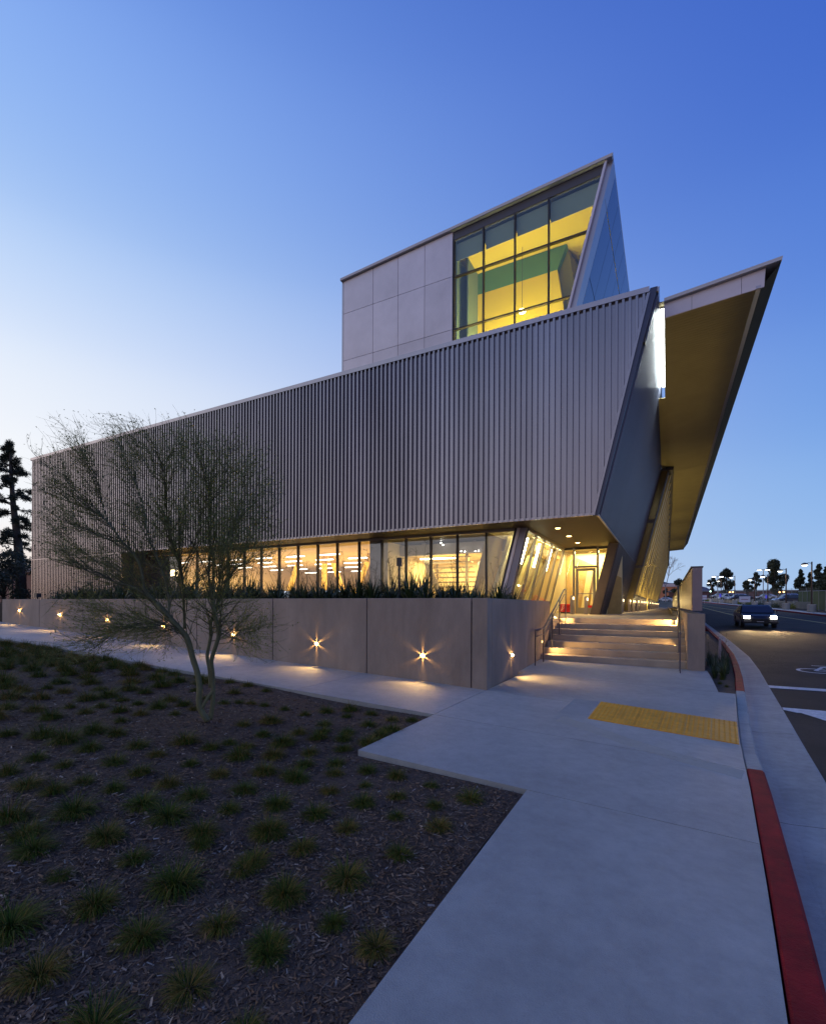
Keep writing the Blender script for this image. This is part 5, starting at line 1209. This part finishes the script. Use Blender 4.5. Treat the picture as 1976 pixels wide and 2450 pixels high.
# ------------------------------------------------------------------ far side of the road
M_conc = mat('light concrete', (.45, .42, .38), .8, 0, .08, 1)
M_lampglow = emis('street lamp lens', (1, .97, .85), 9)
def streetlamp(base, top, label, first=[None]):
    b = onroad(base[0], base[1], .13); z0 = rz(b.y) + .12; d = (b - O).dot(VV); H_ = (base[1] - top) * d / F
    t = thing('street_lamp', (b.x, b.y, z0), label, 'street lamp', 'street lamps along the far pavement')
    MB().lathe((b.x, b.y, z0), [(.42, -.3), (.42, .80), (.38, .84), (0, .84)], 16).build('concrete_base', M_conc, t)
    mb = MB(); mb.tube([(b.x, b.y, z0 + .8), (b.x, b.y, z0 + H_ + .12)], [.085, .065], 8); mb.box(b.x - .14, b.y - .14, z0 + .84, b.x + .14, b.y + .14, z0 + .92)
    mb.build('pole', mat('brown lamp pole', (.10, .06, .045), .5, .3), t)
    MB().tube([(b.x, b.y, z0 + H_ - .05), (b.x - .30, b.y, z0 + H_ + .02), (b.x - .42, b.y, z0 + H_ - .06)], .035, 6).build('arm', MATS['brown lamp pole'], t)
    c = (b.x - .62, b.y, z0 + H_ - .22)
    MB().lathe(c, [(.33, -.03), (.31, .10), (.22, .20), (.06, .26), (0, .26)], 14).build('lamp_shade', MATS['brown lamp pole'], t, smooth=True)
    MB().lathe(c, [(0, -.13), (.15, -.11), (.27, -.04), (.30, 0), (0, .0)], 14).build('lens', M_lampglow, t, smooth=True)
    lamp('street_bulb', 'SPOT', (c[0], c[1], c[2] - .16), 170, (1, .93, .72), t, size=.2, aim=(c[0], c[1], 0), spot=140, blend=.6)
SLs = [((1941.6,1464.5),1346.5,'street lamp nearest the camera standing before the green screen fence'), ((1880.3,1458.4),1362,'second street lamp from the right beside the parked cars'), ((1836.6,1454),1376,'third street lamp from the right just left of the tallest tree trunk'), ((1805,1451.5),1384,'fourth street lamp from the right before the open branched tree'), ((1757.6,1446.3),1379,'street lamp between the broad dark tree and the round tree'), ((1725,1443),1388,'street lamp in front of the broad dark tree'), ((1701.4,1440.8),1393,'farthest street lamp nearest the guard wall')]
for b_, t_1, nm in SLs: streetlamp(b_, t_1, nm)
for px, py0, py1, nm in ((1825.7, 1439, 1362, 'tall grey twin headed mast before the tallest tree'), (1716.5, 1437, 1378, 'tall grey twin headed mast before the broad dark tree')):
    b = aty(px, py0, 130); d = (b - O).dot(VV); H_ = (py0 - py1) * d / F
    t = thing('lighting_mast', (b.x, b.y, b.z), nm, 'lighting mast', 'twin headed masts in the car park')
    MB().tube([(b.x, b.y, b.z - 1), (b.x, b.y, b.z + H_)], .09, 8).build('pole', mat('grey mast', (.30, .32, .34), .5, .3), t)
    MB().box(b.x - .8, b.y - .06, b.z + H_ - .1, b.x + .8, b.y + .06, b.z + H_).build('arm', MATS['grey mast'], t)
    for s_ in (-1, 1):
        MB().box(b.x + s_ * .75 - .42, b.y - .3, b.z + H_ - .2, b.x + s_ * .75 + .42, b.y + .3, b.z + H_ - .02).build('lamp_head', MATS['grey mast'], t)
        MB().box(b.x + s_ * .75 - .36, b.y - .34, b.z + H_ - .27, b.x + s_ * .75 + .36, b.y + .25, b.z + H_ - .2).build('lens', M_lampglow, t)
for px, py, c, nm in ((1911.5, 1401, (.85, 1, 1), 'small distant white lamp left of the conifers'), (1865, 1417, (1, .45, .15), 'small distant orange lamp right of the tallest tree'), (1875, 1416.5, (1, .55, .2), 'brighter distant orange lamp behind the second street lamp'), (1746, 1417, (1, .45, .15), 'faint distant orange lamp below the broad dark tree'), (1753, 1416.5, (1, .5, .2), 'distant orange lamp behind the street lamp by the broad tree'), (1700, 1415, (.6, 1, .8), 'distant greenish lamp below the young tree')):
    q = aty(px, py, 158); t = thing('distant_lamp', q, nm, 'lamp', 'far lamps beyond the car park')
    MB().lathe(q, [(0, -.22), (.26, 0), (0, .22)], 10).build('bulb', emis('far glow ' + nm[:12] + str(px), c, 7), t); MB().tube([(q.x, q.y, q.z - .2), (q.x, q.y, q.z - 5)], .05, 5).build('pole', M_dark, t)
# low concrete wall, chain link fence, green screen
def onx(px, Y): return aty(px, 1440, Y).x
WPT = [(9.9, 176), (11.0, 150), (12.3, 125), (13.6, 103), (14.75, 85), (15.6, 76.5)]
lw = thing('low_concrete_wall', (14, 90, 0), 'low pale concrete wall in bays along the far verge of the road', 'wall')
for (xa, ya), (xb, yb) in zip(WPT, WPT[1:]):
    n_ = max(1, round((ya - yb) / 8))
    for i in range(n_):
        t0, t1 = i / n_, (i + 1) / n_; a = Vector((xa + (xb - xa) * t0 + 1.2, ya + (yb - ya) * t0, 0)); b = Vector((xa + (xb - xa) * t1 + 1.2, ya + (yb - ya) * t1, 0)); z0, z1 = rz(a.y) + .0, rz(b.y) + .0
        MB().hexa([(a.x, a.y - .1, z0), (b.x, b.y + .1, z1), (b.x + .2, b.y + .1, z1), (a.x + .2, a.y - .1, z0), (a.x, a.y - .1, z0 + 1.05), (b.x, b.y + .1, z1 + 1.05), (b.x + .2, b.y + .1, z1 + 1.05), (a.x + .2, a.y - .1, z0 + 1.05)]).build('wall_bay', mat('weathered grey wall', (.26, .24, .22), .85, 0, .2, .8), lw)
        MB().box(b.x - .12, b.y - .25, z1, b.x + .3, b.y + .25, z1 + 1.15).build('pier', M_conc, lw)
gs = thing('green_screen_fence', (16.5, 80, 0), 'long fence covered with olive green screening fabric at the right edge', 'fence')
pa, pb_ = Vector((17.3, 90, 0)), Vector((14.6, 50, 0))
for i in range(10):
    a = pa.lerp(pb_, i / 10); b = pa.lerp(pb_, (i + 1) / 10); za, zb_ = rz(a.y) + .2, rz(b.y) + .2; hh = 2.25
    MB().hexa([(a.x, a.y - .03, za), (b.x, b.y + .03, zb_), (b.x + .04, b.y + .03, zb_), (a.x + .04, a.y - .03, za), (a.x, a.y - .03, za + hh), (b.x, b.y + .03, zb_ + hh), (b.x + .04, b.y + .03, zb_ + hh), (a.x + .04, a.y - .03, za + hh)]).build('screen_panel', mat('olive screening', (.10, .12, .035), .8, 0, .12, .6), gs)
    MB().tube([(b.x - .03, b.y, zb_ - .2), (b.x - .03, b.y, zb_ + hh + .08)], .035, 6).build('post', M_conc, gs)
MB().tube([(p.x - .03, p.y, rz(p.y) + 2.48) for p in (pa, pa.lerp(pb_, .5), pb_)], .035, 6).build('top_rail', M_conc, gs)
cf = thing('chain_link_fence', (22, 120, 0), 'tall grey chain link fence with posts between the car park and the field', 'fence')
for i in range(12):
    p = Vector((12 + i * 1.45, 150 - i * 4.2, 0)); z = rz(p.y)
    MB().tube([(p.x, p.y, z), (p.x, p.y, z + 3.3)], .04, 5).build('post', MATS['grey mast'], cf)
mb = MB()
for k in range(8): mb.tube([(12, 150, rz(150) + .4 + k * .4), (12 + 11 * 1.45, 150 - 11 * 4.2, rz(103.8) + .4 + k * .4)], .012, 3)
for k in range(150):
    t = k / 150; x, y = 12 + 15.95 * t, 150 - 46.2 * t; mb.tube([(x, y, rz(y) + .3), (x, y, rz(y) + 3.2)], .008, 3)
mb.build('mesh', MATS['grey mast'], cf)['kind'] = 'stuff'
# verge shrubs
for i, (px, py, w) in enumerate(((1768, 1445.5, 11), (1792, 1448.5, 15), (1894, 1456, 14), (1725, 1440.5, 12), (1693, 1439.5, 11), (1855, 1454, 18), (1818, 1450, 14), (1872, 1452, 12))):
    b = onroad(px, py, .12); d = (b - O).dot(VV); W_ = w * d / F; mb = MB()
    for k in range(420):
        v = Vector((random.gauss(0, W_ * .24), random.gauss(0, .4), abs(random.gauss(.1, .26)))); c = Vector((b.x, b.y, rz(b.y) + .1)) + v; s_ = U(.06, .14); d1 = rv().normalized() * s_; d2 = rv().normalized() * s_ * .5; mb.poly([c - d1, c - d2, c + d1, c + d2], random.choice((0, 1)))
    yel = px in (1768, 1792, 1894, 1725, 1693)
    o = mb.build('verge_shrub', [mat('lime shrub', (.30, .30, .05), .7), mat('lime shrub dark', (.14, .16, .03), .7)] if yel else [M_lf[0], mat('grey shrub', (.12, .13, .08), .8)])
    tag(o, {1768: 'bright lime shrub in the verge left of the round tree', 1792: 'widest lime shrub in the verge left of the fourth street lamp', 1894: 'lime shrub in the verge between the two nearest street lamps', 1725: 'lime shrub in the verge by the sixth street lamp', 1693: 'farthest lime shrub in the verge beside the guard wall', 1855: 'wide grey green shrub between the second and third street lamps', 1818: 'grey green shrub left of the third street lamp', 1872: 'grey green shrub just left of the second street lamp'}[px], 'shrub', 'yellow green verge shrubs' if yel else 'grey green verge shrubs')
# parked cars
M_tyre = mat('tyre rubber', (.02, .02, .02), .8); M_cg = mat('car window', (.04, .05, .07), .08)
def car(loc, rz_, m, label, lit=False, suv=False, group=None, name='parked_car'):
    t = thing(name, (0, 0, 0), label, 'car', group)
    H = 1.62 if suv else 1.42; L_ = 2.2; W_ = .88
    prof = [(-L_, .32), (-L_ + .05, .62), (-L_ + .25, .78), (-1.15, .90), (-.55, H - .10), (-.3, H), (.9 if suv else .6, H), (1.55 if suv else 1.25, H - .15), (1.9, .98), (L_, .92), (L_ + .02, .40), (L_ - .1, .30), (1.75, .28), (1.6, .55), (1.3, .68), (1.0, .55), (.86, .28), (-.86, .28), (-1.0, .55), (-1.3, .68), (-1.6, .55), (-1.75, .28)]
    mb = MB(); n = len(prof)
    def ring_(y, s_): return [(x, y * (1 if z < .95 else 1 - (z - .95) * .38), z) for x, z in prof]
    vs = ring_(-W_, 1) + ring_(W_, 1); mb.faces(vs, [tuple(range(n)), tuple(range(n, 2 * n))[::-1]] + [(i, n + i, n + (i + 1) % n, (i + 1) % n) for i in range(n)])
    body = mb.build('body', m, t, bevel=.07); body.modifiers[0].segments = 3
    yy = lambda z: W_ * (1 - (z - .95) * .38) + .006
    for s_ in (-1, 1):
        g = [(-1.0, .98), (-.5, H - .13), (.0, H - .08), (.0, .98)]; g2 = [(.08, .98), (.08, H - .08), (1.0 if suv else .62, H - .10), (1.45 if suv else 1.15, .98)]
        for gg in (g, g2): MB().poly([(x, s_ * yy(z), z) for x, z in gg][::s_]).build('side_window', M_cg, t)
        for wx in (-1.3, 1.3):
            w = MB(); P = [(wx, s_ * (W_ - .18), .31), (wx, s_ * (W_ + .01), .31)]; w.tube(P, .31, 18); w.build('tyre', M_tyre, t)
            MB().tube([(wx, s_ * (W_ + .0), .31), (wx, s_ * (W_ + .02), .31)], .19, 12).build('rim', MATS['grey mast'], t)
        # lamps
        hl = MB().faces([(-L_ + .01, s_ * .80, .60), (-L_ + .0, s_ * .50, .60), (-L_ + .13, s_ * .50, .74), (-L_ + .14, s_ * .82, .74)], [(0, 1, 2, 3)]).build('headlight', emis('headlight glow', (1, .93, .72), 60) if lit else mat('headlight glass', (.5, .5, .5), .1), t)
        MB().box(L_ - .02, s_ * .82 - .08, .70, L_ + .03, s_ * .82 + .06, .90).build('tail_light', mat('tail lens', (.4, .02, .02), .2), t)
        MB().box(-.95, s_ * (W_ + .02) - .05, .96, -.80, s_ * (W_ + .14), 1.08).build('wing_mirror', m, t)
    MB().poly([(-1.13, -W_ * .9, .93), (-1.13, W_ * .9, .93), (-.60, W_ * .80, H - .10), (-.60, -W_ * .80, H - .10)][::-1]).build('windscreen', M_cg, t)
    for v in t.children:
        if v.name.startswith('windscreen'): v.location = (-.02, 0, .012)
    MB().poly([(1.92, -W_ * .9, 1.0), (1.92, W_ * .9, 1.0), (1.58 if suv else 1.28, W_ * .8, H - .17), (1.58 if suv else 1.28, -W_ * .8, H - .17)]).build('rear_window', M_cg, t)
    MB().box(-L_ - .015, -.45, .42, -L_ + .02, .45, .56).build('grille', M_tyre, t); MB().box(-L_ - .02, -.17, .33, -L_ + .01, .17, .43).build('number_plate', mat('plate white', (.6, .6, .6), .5), t); MB().box(-L_ - .03, -.86, .30, -L_ + .05, .86, .40).build('bumper', M_tyre, t)
    t.location = loc; t.rotation_euler = (0, 0, rz_)
    return t
M_cb = mat('pale blue grey car paint', (.42, .50, .66), .25, .3); M_cw = mat('silver white car paint', (.62, .64, .68), .25, .3); M_cd = mat('dark car paint', (.05, .06, .09), .25, .4)
def cp(px, py, Y): q = aty(px, py, Y); return q
for px, pyb, Y, m_, rot, suv, nm in ((1885, 1444, 100, M_cb, .15, True, 'pale blue estate car parked behind the second street lamp'), (1900, 1444, 97, M_cd, -.1, False, 'dark blue car parked beside the pale blue estate car'), (1765, 1437.5, 135, M_cb, .1, True, 'pale blue car parked behind the street lamp by the broad tree'), (1773, 1437.8, 132, M_cd, 0, False, 'dark car half hidden beside the pale blue car near the broad tree'), (1740, 1436.5, 140, M_cw, .2, True, 'silver white car parked left of the pale blue car'), (1832, 1434.5, 150, M_cw, .1, False, 'white car parked behind the grey mast'), (1721, 1431.5, 160, M_cw, .1, False, 'distant white car parked below the broad dark tree'), (1590, 1440, 170, M_cw, .1, False, 'distant white car at the end of the terrace'), (1602, 1440, 172, M_cd, .1, False, 'distant dark car at the end of the terrace')):
    q = cp(px, pyb, Y); car((q.x, Y, q.z), rot, m_, nm, suv=suv, group='cars parked beyond the road')
# car park platform under them
mb = MB(); mb.faces([(14, 92, rz(92) + .30), (60, 92, rz(92) + .30), (80, 240, rz(240) + .2), (14, 240, rz(240) + .2)], [(0, 1, 2, 3)]); struct(mb.build('field', mat('dark grass field', (.035, .05, .02), .9, 0, .3, .3)))
# added car with lit headlights, standing in for headlight trails
c_ = onroad(1819, 1481, .62)
cc = car((c_.x, c_.y + 2.2, rz(c_.y + 2.2)), math.pi / 2 , mat('dark grey car paint', (.04, .04, .045), .25, .5), 'added dark car on the road, its glaring headlights standing in for light trails', lit=True, name='added_car')
for s_ in (-.65, .65):
    lamp('headlight_beam', 'SPOT', (c_.x + s_, c_.y - .15, rz(c_.y) + .68), 900, (1, .66, .30), None, size=.09, aim=(c_.x + s_ * 1.2 + .2, c_.y - 12, rz(c_.y - 12) - .1), spot=70, blend=1)
# signs in the car park
for px, py, w, h, c, nm in ((1781.5, 1434, 2.9, 2.5, (.75, .72, .80), 'white notice board with red marks before the chain link fence'), (1685.5, 1429.5, 1.6, 2.6, (.6, .6, .75), 'small white notice board beside the guard wall')):
    q = aty(px, py, 100 if px > 1700 else 130); t = thing('notice_board', q, nm, 'sign'); k_ = .5
    MB().box(q.x - w * .5 * k_ * 1.1, q.y - .03, q.z - h * .4 * k_, q.x + w * .5 * k_ * 1.1, q.y, q.z + h * .4 * k_).build('board', mat('sign white', (.75, .72, .78), .5), t)
    MB().box(q.x - .5, q.y - .04, q.z - .06, q.x + .5, q.y - .031, q.z + .02).build('print', mat('sign print', (.35, .05, .10), .5), t)
    MB().tube([(q.x, q.y + .02, q.z - 2), (q.x, q.y + .02, q.z)], .05, 6).build('post', M_conc, t)
for px, py in ((1723, 1425), (1833, 1428)):
    q = aty(px, py, 128); t = thing('blue_sign', q, 'small upright blue parking sign ' + ('before the broad dark tree' if px < 1800 else 'before the tallest tree'), 'sign')
    MB().box(q.x - .18, q.y - .02, q.z - .35, q.x + .18, q.y, q.z + .35).build('board', mat('sign blue', (.08, .08, .55), .5, emit=(.1, .1, .8), estr=.4), t); MB().tube([(q.x, q.y + .02, q.z - 2), (q.x, q.y + .02, q.z)], .03, 5).build('post', M_conc, t)
# orange building and hills
q = aty(1603, 1412, 260); ob = thing('orange_building', (q.x, 260, q.z - 8), 'orange brick building in the distance past the end of the terrace', 'building')
zt2 = aty(1603, 1404, 260).z; MB().box(q.x - 4.5, 260, q.z - 10, q.x + 9, 275, zt2).build('wall', mat('orange render', (.60, .22, .10), .8, emit=None), ob)
MB().box(q.x - 5, 259.6, zt2, q.x + 9.4, 275, zt2 + 1.4).build('roof', mat('pale parapet', (.6, .48, .48), .8), ob)
for k in range(3): MB().box(q.x - 3 + k * 3, 259.9, zt2 - 3.4, q.x - 1.6 + k * 3, 260, zt2 - 1.6).build('window', M_cg, ob)
rb = aty(1745, 1425, 235); bb2 = thing('long_low_building', (rb.x, 235, rb.z), 'long low dark reddish building behind the car park trees', 'building')
MB().box(rb.x - 22, 235, rb.z - 8, rb.x + 62, 245, rb.z + 1.6).build('wall', mat('dusky brick', (.16, .075, .07), .85), bb2); MB().box(rb.x - 22.5, 234.6, rb.z + 1.6, rb.x + 62.5, 245.4, rb.z + 2.1).build('roof', mat('dusky roof', (.22, .20, .22), .8), bb2)
for k in range(14): MB().box(rb.x - 19 + k * 5.8, 234.9, rb.z - 1.2, rb.x - 16.5 + k * 5.8, 235, rb.z + .6).build('window', M_cg, bb2)
vs = []; fs = []; YH = 1500; n = 60
for i in range(n):
    px = 1300 + i * 30; top = 1389 + 5 * math.sin(px * .02) + 4 * math.sin(px * .051 + 1) + 3 * math.sin(px * .11) + max(0, px - 1640) * .35
    a = aty(px, min(top, 1430), YH); vs += [(a.x, YH - 420, 0), (a.x, YH - 150, a.z * .6), (a.x, YH, a.z), (a.x, YH + 400, 0)]
for i in range(n - 1):
    for k in range(3): fs.append((4 * i + k, 4 * i + 4 + k, 4 * i + 5 + k, 4 * i + 1 + k))
struct(MB().faces(vs, fs).build('hills', mat('dusky hills', (.10, .085, .12), .95, 0, .2, .01)))
# planting between pillar and kerb
mb = MB(); ys_ = YS(12.0, 30, .6); vs = []; fs = []
for y in ys_: vs += [(.80, y, kz(y) - .05), (A(y) - .01, y, kz(y) - .03)]
for j in range(len(ys_) - 1): fs.append((2 * j, 2 * j + 1, 2 * j + 3, 2 * j + 2))
vs += [(.80, 12.0, kz(12) - .05), (.83, 10.5, gz(.8, 10.5) - .035), (A(10.4), 10.4, gz(A(10.4), 10.4) - .035), (A(12) - .01, 12.0, kz(12) - .035)]; b = len(vs) - 4; fs.append((b, b + 1, b + 2, b + 3)[::-1] if False else (b + 1, b + 2, b + 3, b))
struct(MB().faces(vs, fs).build('verge_soil', M_mulch))
for i in range(26):
    y = U(11.6, 17.5); x = U(.98, max(1.0, A(y) - .12)); 
    if y < 12.2: x = max(x, 1.05)
    o = bpy.data.objects.new('verge_grass', random.choice(PR if y > 13 and RN() < .75 else [TUFTS[0][0], TUFTS[3][0]])); COL.objects.link(o); s_ = U(.6, .95); o.location = (x, y, kz(y) - .05); o.scale = (s_ * .6, s_ * .6, s_); o.rotation_euler = (0, 0, U(0, 6))
    tag(o, 'upright green grass clump growing between the right pillar and the red kerb', 'grass clump', 'grass clumps beside the right pillar')
mk = thing('marker_stake', (1.28, 15.5, 0), 'faint slender marker stake standing in the verge grass beside the kerb', 'post')
MB().box(1.25, 15.48, 0, 1.31, 15.52, .75).build('stake', mat('perforated steel stake', (.45, .35, .36), .5, .3), mk)
